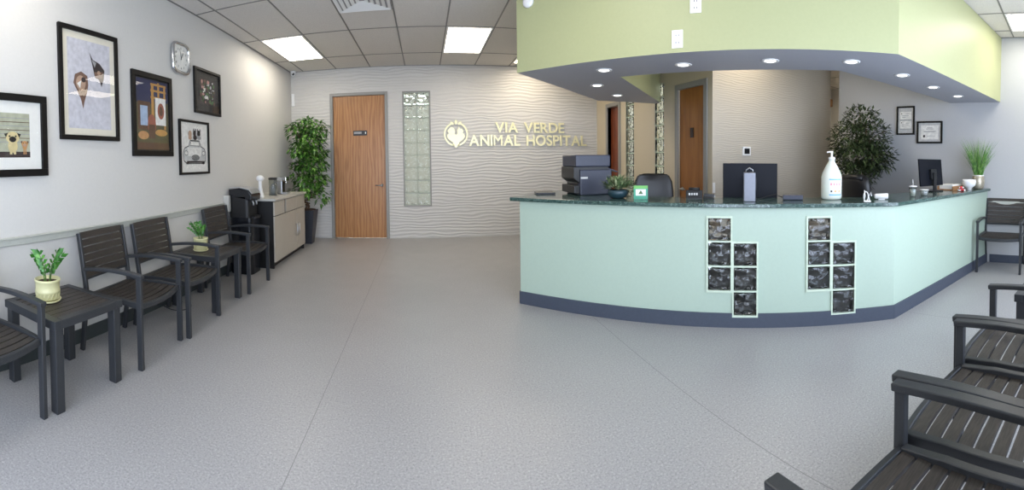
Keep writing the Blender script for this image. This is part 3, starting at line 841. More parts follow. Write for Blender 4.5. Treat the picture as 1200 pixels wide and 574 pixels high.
KZ = .9265
j = thing('glass_jar', 'clear cylinder jar with black lid on the cabinet top', 'jar', (-2.16, 5.55, KZ))
MB().lathe([(.062, 0), (.062, .235), (.057, .235), (.057, .008), (.01, .008)], seg=24).build('jar_body', 'clear', j)
MB().lathe([(.066, .235), (.066, .262), (.03, .268)], seg=24).build('lid', 'black', j)
MB().lathe([(.04, .01), (.05, .09), (.02, .17), (.01, .18)], seg=12).build('contents', 'a_grey', j)
j = thing('coffee_machine', 'chrome and black coffee machine on the cabinet beside the jar', 'coffee machine', (-2.16, 5.92, KZ))
MB().b2(-.10, .03, -.075, .075, 0, .24).build('body', 'steel', j, bevel=.008)
MB().b2(-.10, .10, -.08, .08, .20, .262).build('head', 'chrome', j, bevel=.01)
MB().b2(.031, .034, -.05, .05, .03, .19).build('brew_recess', 'black', j)
MB().b2(.03, .11, -.07, .07, 0, .03).build('base_tray', 'silver', j, bevel=.005)
MB().tube([(.07, 0, .20), (.07, 0, .16)], .016).build('spout', 'chrome', j)
j = thing('white_ornament', 'white rounded ornament with a bulbous head on the cabinet behind the cooler', 'ornament', (-2.20, 5.17, KZ))
MB().lathe([(.045, 0), (.055, .02), (.048, .05), (.034, .10), (.024, .16), (.022, .20), (.026, .235)], seg=20).build('body', 'white', j)
MB().lathe([(.015, .225), (.042, .238), (.055, .262), (.050, .288), (.03, .305), (.008, .312)], seg=20, sy=1.0).build('head', 'white', j)
MB().lathe([(.004, -.02), (.02, -.01), (.024, .004), (.012, .018)], c=(.02, .055, .265), seg=14).build('side_bulb', 'white', j)

# cord under the chairs
pts = [(-2.44, 3.10, .28), (-2.40, 3.11, .10), (-2.30, 3.18, .012), (-2.18, 3.27, .008), (-2.22, 3.40, .008), (-2.38, 3.45, .01), (-2.44, 3.47, .2)]
sm = []
for i in range(len(pts) - 1):
    p0, p1, p2, p3 = [Vector(pts[min(max(k, 0), len(pts) - 1)]) for k in (i - 1, i, i + 1, i + 2)]
    for q in (0, .25, .5, .75): sm.append(.5 * ((2 * p1) + (p2 - p0) * q + (2 * p0 - 5 * p1 + 4 * p2 - p3) * q * q + (3 * p1 - p0 - 3 * p2 + p3) * q ** 3))
tag(MB().tube(sm, .004, seg=6).build('power_cord', 'black'), 'thin black cord looping on the floor under the left chairs', 'cord')

# ------------------------------------------------------------------ pictures
def picture(name, label, cat, wall, c, w, hgt, fw, matw, art, mat='mat_cream', group=None, fmat='frame_black', depth=.028):
    """wall 'L' or 'R'; c=(y,z) centre. art(add) draws in unit coordinates 0..1 across the picture opening"""
    if wall == 'L': mtx = wallM(XL, c[0], c[1], (1, 0, 0))
    else: mtx = wallM(XR, c[0], c[1], (-1, 0, 0))
    t = thing(name, label, cat, mtx.translation, 0, group); inv = Matrix.Translation(-Vector(mtx.translation)) @ mtx
    fn = lambda x, y, z: inv @ Vector((x, y, z))
    def rect(bb, x0, x1, y0, y1, z0, z1, m=None): bb.prism([(x0, y0), (x1, y0), (x1, y1), (x0, y1)], z0, z1, m, fn)
    X, Y = w / 2, hgt / 2
    f = MB(); rect(f, -X, X, Y - fw, Y, .001, depth); rect(f, -X, X, -Y, -Y + fw, .001, depth); rect(f, -X, -X + fw, -Y + fw, Y - fw, .001, depth); rect(f, X - fw, X, -Y + fw, Y - fw, .001, depth)
    f.build('frame', fmat, t, bevel=.003)
    f = MB(); rect(f, -X + fw, X - fw, -Y + fw, Y - fw, .004, .010); f.build('mat', mat, t)
    x0, x1, y0, y1 = -X + fw + matw[0], X - fw - matw[1], -Y + fw + matw[2], Y - fw - matw[3]
    a = MB(); lay = [0]
    def add(poly, m, raise_=True):
        lay[0] += 1; z = .0102 + .00012 * lay[0]
        a.face([fn(x0 + (x1 - x0) * px, y0 + (y1 - y0) * py, z) for px, py in poly], m)
    art(add)
    a.build('print', None, t)
    f = MB(); f.face([fn(-X + fw, -Y + fw, .018), fn(X - fw, -Y + fw, .018), fn(X - fw, Y - fw, .018), fn(-X + fw, Y - fw, .018)])
    f.build('glass', 'pane', t)
    return t
RECT = lambda a, b, c, d: [(a, c), (b, c), (b, d), (a, d)]
def ell(cx, cy, rx, ry, n=16, a0=0, jag=0, rn=None):
    return [(cx + rx * math.cos(a0 + 2 * PI * k / n) * (1 + (rn.uniform(-jag, jag) if rn else 0)), cy + ry * math.sin(a0 + 2 * PI * k / n) * (1 + (rn.uniform(-jag, jag) if rn else 0))) for k in range(n)]
def art_dogs(add):
    add(RECT(0, 1, 0, 1), 'a_stripe')
    for k in range(7): add(RECT(0, 1, .34 + k * .09, .355 + k * .09), 'a_umber' if k % 2 else 'a_grey')
    add(RECT(0, 1, 0, .13), 'a_dark')
    def dog(cx, s, body, ear, mz):
        add(ell(cx, .25, .055 * s, .13 * s), body); add(RECT(cx - .035 * s, cx - .008 * s, .07, .2), body); add(RECT(cx + .008 * s, cx + .035 * s, .07, .2), body)
        add(ell(cx, .42 * (s * .6 + .4), .075 * s, .125 * s), body)
        for g in (-1, 1): add([(cx + g * .05 * s, .52 * (s * .6 + .4)), (cx + g * .095 * s, .50 * (s * .6 + .4)), (cx + g * .075 * s, .42 * (s * .6 + .4))], ear)
        add(ell(cx, .385 * (s * .6 + .4), .04 * s, .06 * s), mz)
        for g in (-1, 1): add(ell(cx + g * .035 * s, .45 * (s * .6 + .4), .011 * s, .02 * s, 8), 'a_black')
    dog(.78, 1.1, 'a_pug', 'a_black', 'a_black'); dog(.93, .55, 'a_orange', 'a_umber', 'a_tan'); dog(.55, .9, 'a_lgrey', 'a_grey', 'a_grey'); dog(.33, 1.0, 'a_umber', 'a_dark', 'a_dark'); dog(.12, .8, 'a_white', 'a_tan', 'a_tan')
def art_torn(add):
    add(RECT(0, 1, 0, 1), 'a_sky')
    add([(.20, .42), (.12, .50), (.16, .60), (.30, .64), (.44, .60), (.46, .50), (.42, .40), (.36, .30), (.33, .22), (.28, .33)], 'a_brown')
    add(ell(.29, .51, .11, .085), 'a_tan'); add([(.20, .50), (.30, .54), (.27, .45)], 'a_white'); add(ell(.35, .55, .05, .03), 'a_dark')
    add([(.50, .88), (.58, .80), (.74, .77), (.86, .70), (.84, .60), (.78, .50), (.72, .58), (.62, .60), (.58, .70)], 'a_dark')
    add([(.60, .66), (.82, .68), (.80, .60), (.64, .60)], 'a_brown'); add([(.55, .80), (.66, .77), (.62, .71)], 'a_grey'); add(ell(.72, .66, .04, .025), 'a_tan')
def art_easel(add):
    add(RECT(0, 1, 0, 1), 'a_olive'); add(RECT(0, .5, .66, 1), 'a_navy'); add(RECT(.5, 1, .7, 1), 'a_navy')
    add(RECT(.05, .42, .28, .68), 'a_umber'); add(RECT(.12, .34, .34, .62), 'a_lblue')
    add(RECT(.46, .54, .3, .94), 'a_ochre'); add(RECT(.86, .92, .3, .94), 'a_ochre'); add(RECT(.66, .72, .68, .98), 'a_ochre')
    for y in (.74, .84, .93): add(RECT(.44, .94, y, y + .03), 'a_ochre')
    add(RECT(.58, .92, .36, .76), 'a_white'); add(ell(.76, .57, .11, .12), 'a_red'); add(ell(.76, .57, .06, .07), 'a_umber')
    add(ell(.46, .36, .13, .15), 'a_red'); add(RECT(.36, .56, .16, .36), 'a_umber'); add(ell(.76, .25, .20, .05), 'a_ochre'); add(ell(.2, .2, .16, .06), 'a_orange'); add(RECT(0, 1, 0, .1), 'a_umber')
def art_collage(add):
    add(RECT(0, 1, 0, 1), 'a_dark'); rn = random.Random(3)
    for i in range(70):
        add(ell(rn.uniform(.06, .94), rn.uniform(.06, .94), rn.uniform(.03, .1), rn.uniform(.03, .09), 7, rn.uniform(0, 3), .3, rn), rn.choice(['a_green', 'a_white', 'a_pink', 'a_brown', 'a_lgrey', 'a_dark', 'a_green', 'a_olive']))
def art_car(add):
    add(RECT(0, 1, 0, 1), 'a_white')
    def ln(pts, w=.012, m='a_black'):
        for (xa, ya), (xb, yb) in zip(pts, pts[1:]):
            dx, dy = xb - xa, yb - ya; l = math.hypot(dx, dy) or 1; nx, ny = -dy / l * w / 2, dx / l * w / 2
            add([(xa + nx, ya + ny), (xb + nx, yb + ny), (xb - nx, yb - ny), (xa - nx, ya - ny)], m)
    body = [(.05, .20), (.04, .38), (.10, .48), (.26, .53), (.32, .66), (.70, .66), (.76, .53), (.91, .48), (.97, .38), (.96, .20), (.84, .13), (.18, .13), (.05, .20)]
    add(body[:-1], 'a_lgrey'); add([(.2, .5), (.8, .5), (.76, .3), (.24, .3)], 'a_white'); ln(body, .02)
    add([(.31, .54), (.71, .54), (.67, .64), (.35, .64)], 'a_white'); ln([(.31, .54), (.71, .54), (.67, .64), (.35, .64), (.31, .54)], .012)
    for g in (.15, .86): add(ell(g, .37, .06, .05), 'a_white'); ln([(g + .06 * math.cos(a * .52), .37 + .05 * math.sin(a * .52)) for a in range(13)], .012)
    add(ell(.51, .27, .16, .06), 'a_grey'); ln([(.51 + .16 * math.cos(a * .52), .27 + .06 * math.sin(a * .52)) for a in range(13)], .012)
    for k in range(4): ln([(.37, .24 + k * .02), (.65, .24 + k * .02)], .008)
    add(RECT(.16, .88, .15, .19), 'a_dark'); add(ell(.18, .14, .06, .03), 'a_black'); add(ell(.84, .14, .06, .03), 'a_black')
    add(ell(.30, .80, .07, .08), 'a_tan'); add(ell(.30, .72, .07, .05), 'a_tan'); add(ell(.48, .82, .06, .07), 'a_dark'); add(ell(.50, .73, .08, .06), 'a_dark'); add(ell(.66, .82, .07, .08), 'a_black'); add(ell(.67, .73, .08, .05), 'a_grey')
    for gx in (.45, .53, .61, .71): add(ell(gx, .89, .018, .05, 8), 'a_black')
g4 = 'framed pictures on the left wall'
picture('framed_picture', 'black framed picture of cartoon pug before striped backdrop, cut off at left', 'picture', 'L', (1.37, 1.635), .98, .59, .052, (.10, .10, .085, .085), art_dogs, group=g4, mat='paper')
picture('framed_picture', 'largest tall black frame with two brown animal faces peeking through torn holes', 'picture', 'L', (2.325, 2.07), .665, .905, .038, (.055, .055, .055, .055), art_torn, group=g4)
picture('framed_picture', 'black framed painting of an easel with blue background, below left of clock', 'picture', 'L', (3.155, 1.89), .63, .80, .052, (.012, .012, .012, .012), art_easel, group=g4, mat='a_black')
picture('framed_picture', 'small black frame with dark mat and colourful collage, highest right of clock', 'picture', 'L', (4.225, 2.253), .61, .525, .03, (.09, .09, .085, .085), art_collage, group=g4, mat='a_black')
picture('framed_picture', 'thin black frame with ink drawing of dogs riding a vintage car', 'picture', 'L', (3.905, 1.592), .62, .60, .026, (.03, .03, .03, .03), art_car, group=g4, mat='paper')
def art_certs(add):
    add(RECT(0, 1, 0, 1), 'a_lgrey')
    for y0 in (.12, .55):
        add(RECT(.04, .96, y0, y0 + .36), 'a_white')
        for k, (a, c) in enumerate(((.5, .8), (.2, .75), (.2, .5))): add(RECT(a, c, y0 + .25 - k * .08, y0 + .27 - k * .08), 'a_grey')
        add(ell(.16, y0 + .28, .05, .025, 8), 'a_dark'); add(RECT(.04, .96, y0 - .03, y0 - .005), 'a_grey')
def art_cert2(add):
    add(RECT(0, 1, 0, 1), 'a_lgrey'); add(RECT(.03, .97, .04, .96), 'a_white')
    for y, a, c in ((.78, .35, .65), (.70, .3, .7), (.55, .15, .85), (.52, .2, .8), (.25, .35, .8)): add(RECT(a, c, y, y + .025), 'a_grey')
    add(ell(.2, .25, .06, .09, 10), 'a_dark')
picture('framed_certificate', 'upright black framed pair of certificates on the right wall beside the tree', 'certificate', 'R', (2.347, 1.983), .285, .42, .024, (.02, .02, .03, .03), art_certs, mat='a_lgrey')
picture('framed_certificate', 'wide black framed single certificate on the right wall, lower of the two', 'certificate', 'R', (1.970, 1.806), .39, .32, .024, (.03, .03, .025, .025), art_cert2, mat='a_lgrey')

# clock
mt = wallM(XL, 3.655, 2.537, (1, 0, 0)); inv = Matrix.Translation(-Vector(mt.translation)) @ mt
ck = thing('wall_clock', 'rounded square chrome wall clock above the pictures', 'clock', mt.translation)
fn = lambda x, y, z: inv @ Vector((x, y, z))
def sq(s, n=40, p=4.0): return [(s * math.copysign(abs(math.cos(a)) ** (2 / p), math.cos(a)), s * math.copysign(abs(math.sin(a)) ** (2 / p), math.sin(a))) for a in [2 * PI * k / n for k in range(n)]]
b = MB(); rings = []
for s, z in ((.165, .002), (.172, .02), (.165, .038), (.150, .045), (.138, .036), (.136, .022)):
    rings.append([b.bm.verts.new(fn(x, y, z)) for x, y in sq(s)])
for r0, r1 in zip(rings, rings[1:]):
    for k in range(40):
        f = b.bm.faces.new([r0[k], r0[(k + 1) % 40], r1[(k + 1) % 40], r1[k]]); f.smooth = True
b.bm.faces.new(rings[0][::-1]); b.build('case', 'chrome', ck)
b = MB(); b.prism(sq(.137), .010, .022, None, fn); b.build('dial', 'paper', ck)
b = MB()
for (a, L, w) in ((math.radians(-30), .075, .009), (math.radians(-345), .10, .006)):
    d = Vector((math.sin(-a), math.cos(a))); n_ = Vector((-d.y, d.x)) * w / 2
    b.prism([tuple(-d * .015 - n_), tuple(-d * .015 + n_), tuple(d * L + n_ * .5), tuple(d * L - n_ * .5)], .026, .028, None, fn)
b.build('hands', 'black', ck)
num = []
for k in range(1, 13):
    a = 2 * PI * k / 12; q = inv @ Matrix.Translation((math.sin(a) * .105, math.cos(a) * .105, .0235))
    o = put_text('numeral', str(k), 'a_black', q, .03, .0006, ck)

# ------------------------------------------------------------------ the sign on the back wall
sg = thing('wall_sign', 'gold raised letters VIA VERDE ANIMAL HOSPITAL with a round emblem on wave wall', 'sign', (1.7, YB, 1.87))
S0 = Vector((1.7, YB, 1.87))
def letters(text, x0, x1, zb, zt, nsp):
    mes = []; base = .1
    for c in text:
        if c == ' ': mes.append(None); continue
        me = text_mesh(c, 1.0, 0, 0.0); xs = [v.co.x for v in me.vertices]; mes.append((c, min(xs), max(xs)))
    gap = .12; sp = .28; tot = sum((m[2] - m[1]) if m else sp for m in mes) + gap * (len(mes) - 1)
    kx = (x1 - x0) / tot; x = x0
    ky = (zt - zb) / .729
    for m in mes:
        if m is None: x += (sp + gap) * kx; continue
        w = (m[2] - m[1]) * kx
        me = text_mesh(m[0], 1.0, .012, 0 if m[0] in 'M' else .018)
        xs = [v.co.x for v in me.vertices]; cx = (min(xs) + max(xs)) / 2
        for v in me.vertices: v.co = Vector(((v.co.x - cx) * kx + x + w / 2 - S0.x, -.027 - v.co.z, v.co.y * ky + zb - S0.z))
        q_ = bmesh.new(); q_.from_mesh(me); bmesh.ops.remove_doubles(q_, verts=q_.verts[:], dist=1e-6); bmesh.ops.recalc_face_normals(q_, faces=q_.faces[:]); q_.to_mesh(me); q_.free(); me.materials.append(M['gold']); o = bpy.data.objects.new('letter', me); COL.objects.link(o); o.parent = sg
        x += w + gap * kx
letters('VIA VERDE', 1.295, 2.60, 1.895, 2.085, 0)
letters('ANIMAL HOSPITAL', .815, 3.055, 1.655, 1.855, 0)
em = MB(); ex, ez = .572 - S0.x, 1.865 - S0.z
ef = lambda x, y, z: (x + ex, -z, y + ez)
def arc(r0, r1, a0, a1, n=24, sx=1, sy=1):
    o_ = [(sx * r1 * math.cos(math.radians(a0 + (a1 - a0) * k / n)), sy * r1 * math.sin(math.radians(a0 + (a1 - a0) * k / n))) for k in range(n + 1)]
    i_ = [(sx * r0 * math.cos(math.radians(a0 + (a1 - a0) * k / n)), sy * r0 * math.sin(math.radians(a0 + (a1 - a0) * k / n))) for k in range(n + 1)]
    return o_ + i_[::-1]
em.prism(arc(.192, .218, -248, -292 + 360 - 360, 30), .005, .03, None, ef) if False else None
for a0, a1 in ((112, 262), (-82, 68)): em.prism(arc(.190, .217, a0, a1, 20), .006, .03, None, ef)
em.prism([(-.07, -.185), (0, -.245), (.07, -.185), (.05, -.16), (-.05, -.16)], .006, .03, None, ef)
em.build('emblem_ring', 'gold', sg)
em = MB(); heart = []
for k in range(30):
    a = 2 * PI * k / 30; heart.append((.0100 * 16 * math.sin(a) ** 3 * 1.0, .0082 * (13 * math.cos(a) - 5 * math.cos(2 * a) - 2 * math.cos(3 * a) - math.cos(4 * a)) - .068))
em.prism(heart, .006, .028, None, ef)
em.build('emblem_heart', 'gold', sg)
em = MB()
em.prism([(-.13, .02), (-.155, .06), (-.12, .10), (-.09, .13), (-.04, .11), (-.015, .05), (-.03, .0), (-.09, .0)], .028, .036, None, ef)
em.prism([(.03, .0), (.02, .06), (.05, .135), (.075, .095), (.105, .10), (.135, .05), (.10, .0)], .028, .036, None, ef)
em.build('emblem_animals', 'gold', sg)
em = MB()
for a, cx in ((0, 0), (38, -.04), (-38, .04)):
    c, s = math.cos(math.radians(a)), math.sin(math.radians(a))
    pts = [(0, 0), (.028, .035), (.02, .07), (0, .095), (-.02, .07), (-.028, .035)]
    em.prism([(cx + x * c - y * s, .165 + (x * s + y * c) * (1 if a == 0 else .8)) for x, y in pts], .006, .032, None, ef)
em.build('emblem_leaves', 'gold', sg)

# ------------------------------------------------------------------ ceiling lights, vent, downlights
def panel_light(label, x0, x1, y0, y1, mat, group='square ceiling light panels'):
    t = thing('ceiling_light', label, 'ceiling light', ((x0 + x1) / 2, (y0 + y1) / 2, H), 0, group)
    X, Y = (x1 - x0) / 2 - .012, (y1 - y0) / 2 - .012; f = MB(); w = .022
    f.b2(-X, X, -Y, -Y + w, -.012, -.005).b2(-X, X, Y - w, Y, -.012, -.005).b2(-X, -X + w, -Y + w, Y - w, -.012, -.005).b2(X - w, X, -Y + w, Y - w, -.012, -.005)
    f.build('frame', 'white', t)
    MB().b2(-X + w, X - w, -Y + w, Y - w, -.009, -.005).build('diffuser', mat, t)
panel_light('lit ceiling panel by the left wall, left of the vent', -2.2, -1.575, 5.26, 6.52, 'lamp')
panel_light('lit ceiling panel above the gold sign, just left of the green soffit', .302, .928, 5.26, 6.52, 'lamp')
panel_light('lit ceiling panel in the top right corner', 4.68, 5.306, -.48, .78, 'lamp_cool')
panel_light('lit ceiling panel hidden above the staff area behind the soffit', 3.43, 4.055, 2.74, 3.85, 'lamp_off')
panel_light('lit ceiling panel in the corner behind the soffit, before far brown door', 1.553, 2.18, 5.9, 7.1, 'lamp_off')
panel_light('unseen ceiling panel added to light the side passage behind the right wall', 7.18, 7.8, 3.6, 4.4, 'lamp_off')  # added out of sight to brighten the passage gap
panel_light('unseen ceiling panel added as fill above the waiting area close to the camera', .302, .928, 1.76, 2.74, 'lamp')  # extra fill lamp, outside the view
panel_light('unseen ceiling panel added as fill above the nearest left chairs', -2.2, -1.575, 1.0, 1.76, 'lamp')  # second added fill lamp, above the view
panel_light('unseen ceiling panel added to light the glass strip from the room behind door one', 4.3, 4.92, 4.1, 5.3, 'fill_room')  # this and the next two: unseen lamps added to brighten the glass blocks
panel_light('unseen ceiling panel added to light the glass strip from the far exam room', 4.3, 4.92, 5.9, 7.1, 'fill_room')
panel_light('unseen ceiling panel added to light the tall glass block window from behind', -.32, .30, 8.3, 9.5, 'fill_room')
vt = thing('ceiling_vent', 'square white louvred air vent in the ceiling', 'vent', (-.637, 4.315, H))
b = MB()
for k in range(5):
    s0 = .295 - k * .058; s1 = s0 - .036; z0, z1 = -.006 - .002 * 0, -.018
    a = [(-s0, -s0), (s0, -s0), (s0, s0), (-s0, s0)]; c = [(-s1, -s1), (s1, -s1), (s1, s1), (-s1, s1)]
    for i in range(4):
        i2 = (i + 1) % 4
        b.face([(*a[i], z1), (*a[i2], z1), (*c[i2], z0), (*c[i], z0)])
        b.face([(*a[i], z1), (*a[i2], z1), (*a[i2], -.005), (*a[i], -.005)])
b.build('louvres', 'white', vt)
MB().b2(-.30, .30, -.30, .30, -.0055, -.0045).build('backing', 'a_grey', vt)
dl = None
DLP = [((1.64, 3.49), 'recessed downlight at front left of soffit, nearest its left tip'), ((1.90, 4.23), 'recessed downlight in left arm of soffit, middle of three there'),
       ((2.43, 4.77), 'recessed downlight in left arm of soffit, farthest back'), ((2.15, 2.94), 'recessed downlight in the soffit above the spiky counter plant'),
       ((2.60, 2.32), 'recessed downlight in the soffit above the black monitor back'), ((3.01, 1.77), 'recessed downlight in the soffit near its front corner'),
       ((3.68, 1.59), 'recessed downlight in right arm of soffit, third from the wall'), ((4.37, 1.51), 'recessed downlight in right arm of soffit, second from the wall'),
       ((5.02, 1.40), 'recessed downlight in right arm of soffit, nearest the wall')]
for (x, y), lab in DLP:
    if dl is None:
        dl = thing('recessed_downlight', lab, 'downlight', (x, y, ZS), 0, 'downlights in the soffit')
        b = MB(); b.lathe([(.050, -.001), (.056, -.008), (.074, -.006), (.078, -.001)], seg=28); b.build('trim_ring', 'white', dl)
        b = MB(); b.lathe([(.049, -.004), (.030, -.010)], seg=24); b.build('lens', 'led', dl)
    else: dup(dl, (x, y, ZS), 0, lab)

# fixtures on walls
def plate(name, label, cat, mtx, w, hgt, slots=True, group=None):
    t = thing(name, label, cat, mtx.translation, 0, group); iv = Matrix.Translation(-Vector(mtx.translation)) @ mtx; f = lambda x, y, z: iv @ Vector((x, y, z))
    b = MB(); b.prism(RECT(-w / 2, w / 2, -hgt / 2, hgt / 2), 0.001, .007, None, f); b.build('cover_plate', 'white', t, bevel=.002)
    if slots:
        for yy in (-hgt * .2, hgt * .2):
            for xx in (-w * .12, w * .12):
                b = MB(); b.prism(RECT(xx - w * .03, xx + w * .03, yy - hgt * .05, yy + hgt * .05), .0072, .0078, None, f); b.build('slot', 'outlet_dark', t)
sn = Vector((SO[1][1] - SO[0][1], -(SO[1][0] - SO[0][0]), 0)).normalized()   # outward normal of the soffit front
if sn.y > 0: sn = -sn
def on_soffit(k, z):
    a, c = Vector((*SO[0], 0)), Vector((*SO[1], 0)); p = a.lerp(c, k); return wallM(p.x, p.y, z, sn)
kk = (1.876 - SO[0][0]) / (SO[1][0] - SO[0][0])
plate('wall_outlet', 'white power outlet on the green soffit face, fully in view', 'outlet', on_soffit(kk, 2.325), .09, .14)
plate('wall_outlet', 'white cover plate high on soffit, cut by the top edge', 'outlet', on_soffit(kk + .045, 2.58), .09, .13)
mt = on_soffit(.045, 2.86)
t = thing('smoke_detector', 'round white disc at the top left of the green soffit', 'detector', mt.translation)
iv = Matrix.Translation(-Vector(mt.translation)) @ mt
MB().lathe([(.058, .001), (.058, .02), (.045, .03), (.01, .032)], fn=lambda x, y, z: iv @ Vector((x, y, z))).build('cover', 'white', t)
mt = wallM(3.892, YW, 1.497, (0, -1, 0)); t = thing('thermostat', 'white thermostat with a black screen on the wave wall above the monitor', 'thermostat', mt.translation)
iv = Matrix.Translation(-Vector(mt.translation)) @ mt; f_ = lambda x, y, z: iv @ Vector((x, y, z))
b = MB(); b.prism(RECT(-.075, .075, -.06, .06), .001, .022, None, f_); b.build('housing', 'white', t, bevel=.005)
b = MB(); b.prism(RECT(-.048, .048, -.036, .036), .0222, .0235, None, f_); b.build('screen', 'black', t)
plate('light_switch', 'white switch plate at the wall corner right of door one', 'switch', wallM(3.325, YW, 1.03, (0, -1, 0)), .042, .13, False)
t = thing('security_camera', 'small white dome camera with black lens in the ceiling corner', 'camera', (-2.375, 7.27, 3.06))
MB().lathe([(.045, 0), (.05, .02), (.05, .044)], seg=20).build('mount', 'white', t)
MB().lathe([(.008, -.048), (.035, -.036), (.045, -.012), (.045, 0)], seg=20).build('housing', 'white', t)
MB().lathe([(.001, -.008), (.022, -.003), (.024, .004)], seg=16, fn=lambda x, y, z: (x + .012, -z - .04, y - .015)).build('lens', 'black', t)
tag(MB().b2(-2.44, -2.385, YB - .035, YB - .001, 2.47, 2.70).build('motion_detector', 'white', bevel=.006), 'narrow white sensor box on the wall below the corner camera', 'sensor')
# brown box glimpsed in the passage
tag(MB().b2(7.9, 8.37, 5.44, 5.499, 2.68, 2.86).build('wooden_wall_panel', 'wood_tray'), 'small brown wood panel high up in the narrow passage gap', 'panel')

# ------------------------------------------------------------------ office chairs
def office_chair(label, loc, rz):
    t = thing('office_chair', label, 'office chair', loc, rz, 'black office chairs')
    b = MB()
    prof = []
    for k in range(9):
        a = -1 + 2 * k / 8; prof.append(a)
    # padded back: lofted rounded slab, front = +y
    rows_ = [(.50, .20, .05), (.60, .235, .06), (.80, .245, .06), (1.0, .24, .055), (1.12, .225, .05), (1.19, .19, .04), (1.215, .12, .02)]
    rings = []
    for z, hw, th in rows_:
        ring = []
        for k in range(20):
            a = 2 * PI * k / 20; cx = math.copysign(abs(math.cos(a)) ** .5, math.cos(a)); sy = math.copysign(abs(math.sin(a)) ** .7, math.sin(a))
            ring.append(b.bm.verts.new((hw * cx, -.24 - .10 * (z - .5) + th * sy + .05 * (cx * cx), z)))
        rings.append(ring)
    for r0, r1 in zip(rings, rings[1:]):
        for k in range(20): b.bm.faces.new([r0[k], r0[(k + 1) % 20], r1[(k + 1) % 20], r1[k]])
    b.bm.faces.new(rings[0][::-1]); b.bm.faces.new(rings[-1]); b.build('backrest', 'leather', t, smooth=True)
    b = MB(); b.tube([(-.17, -.30, 1.17), (0, -.325, 1.18), (.17, -.30, 1.17)], .035, seg=10); b.build('headrest_roll', 'leather', t)
    b = MB(); b.prism(rrect(.25, .25, .08), .42, .51); b.build('seat', 'leather', t, bevel=.03, seg=3)
    for s in (-1, 1):
        MB().sweep([(s * .27, .12, .46), (s * .30, .14, .60), (s * .30, .10, .68), (s * .30, -.10, .69), (s * .28, -.23, .66)], .045, .03).build('armrest', 'black', t, bevel=.008)
    MB().tube([(0, 0, .10), (0, 0, .43)], .028).build('column', 'black', t)
    b = MB()
    for k in range(5):
        a = 2 * PI * k / 5; b.tube([(0, 0, .12), (.29 * math.cos(a), .29 * math.sin(a), .075)], [.03, .016])
    b.build('star_base', 'black', t)
    for k in range(5):
        a = 2 * PI * k / 5; p = Vector((.29 * math.cos(a), .29 * math.sin(a), .03))
        n = Vector((-math.sin(a), math.cos(a), 0)); MB().tube([p - n * .022, p + n * .022], .03, seg=14).build('caster', 'black', t)
    return t
oc = office_chair('black leather office chair behind counter right of the printer', (2.46, 3.92, 0), math.radians(155))
o2 = dup(oc, (4.62, 2.42, 0), math.radians(255), 'black office chair in front of the dark ficus tree')
oc.rotation_euler[2] = math.radians(150)

# ------------------------------------------------------------------ things on the counter
def ray_pt(a, r): return (math.sin(a) * r, math.cos(a) * r)
DZ_ = .7405
pt = thing('printer', 'dark blue grey multifunction printer on the left end of the counter', 'printer', (1.66, 3.98, TOPZ))
MB().b2(-.15, .20, -.20, .20, 0, .255).build('body', 'navy', pt, bevel=.01)
MB().b2(-.20, .18, -.21, .20, .285, .405).build('scanner_lid', 'navy', pt, bevel=.012)
MB().b2(-.17, .16, -.18, .18, .255, .285).build('scanner_base', 'printer_dark', pt)
b = MB(); prof = [(-.215, .17), (-.215, .285), (-.15, .285), (-.15, .12)]
b.prism(prof, -.19, .19, None, lambda x, y, z: (x, z, y)); b.build('control_panel', 'printer_dark', pt, bevel=.006)
MB().b2(-.21, -.1505, -.185, .185, .02, .10).build('paper_drawer', 'printer_dark', pt, bevel=.005)
MB().b2(-.16, -.1505, -.15, .15, .10, .18).build('output_recess', 'black', pt)
MB().b2(-.145, -.07, -.203, -.199, .165, .185).build('badge', 'a_lgrey', pt)
b = MB(); b.box((.235, 0, .25), (.14, .26, .012), rot=Matrix.Rotation(math.radians(18), 3, 'Y')); b.build('rear_tray', 'navy', pt)
tag(MB().box((1.255, 4.17, TOPZ + .010), (.20, .26, .018), rot=Matrix.Rotation(math.radians(-10), 3, 'Z')).build('clipboard', 'black', bevel=.004), 'flat black tray lying on the counter left of the printer', 'tray')

cd = thing('card_holder', 'small green and blue sign card with a green triangle mark', 'card', (1.83, 3.14, TOPZ), -.53)
MB().box((0, 0, .062), (.125, .006, .124)).build('card', 'green_card', cd)
MB().b2(-.0625, .0625, -.0045, -.0031, .098, .124).build('card_header', 'lime', cd)
MB().b2(-.045, .045, -.0045, -.0031, .035, .092).build('card_field', 'paper', cd)
b = MB(); b.face([(-.02, -.005, .05), (.02, -.005, .05), (0, -.005, .084)]); b.build('triangle_mark', 'a_green', cd)
MB().b2(-.0625, .0625, -.03, .03, 0, .003).build('foot', 'clear', cd)

ph = thing('desk_phone', 'small black device with pale buttons on the counter before door one', 'phone', (2.29, 2.96, TOPZ), math.radians(-38))
b = MB(); b.prism([(-.06, 0), (.06, 0), (.05, .055), (-.03, .08)], -.075, .075, None, lambda x, y, z: (z, x, y)); b.build('base', 'black', ph, bevel=.006)
b = MB()
for i in range(4): b.b2(-.05 + i * .022, -.035 + i * .022, -.068, -.0605, .035, .055)
b.build('buttons', 'a_lgrey', ph)
MB().tube([(-.05, .01, .085), (.05, .01, .085)], .014).build('handset', 'black', ph)
st = thing('stapler', 'small dark stapler with pale tip right of the desk phone', 'stapler', (2.38, 2.86, TOPZ), math.radians(-45))
MB().b2(-.05, .05, -.015, .015, 0, .012).build('base', 'black', st, bevel=.003)
b = MB(); b.prism([(-.05, .013), (.055, .016), (.05, .042), (-.04, .05)], -.014, .014, None, lambda x, y, z: (x, z, y)); b.build('arm', 'black', st, bevel=.004)
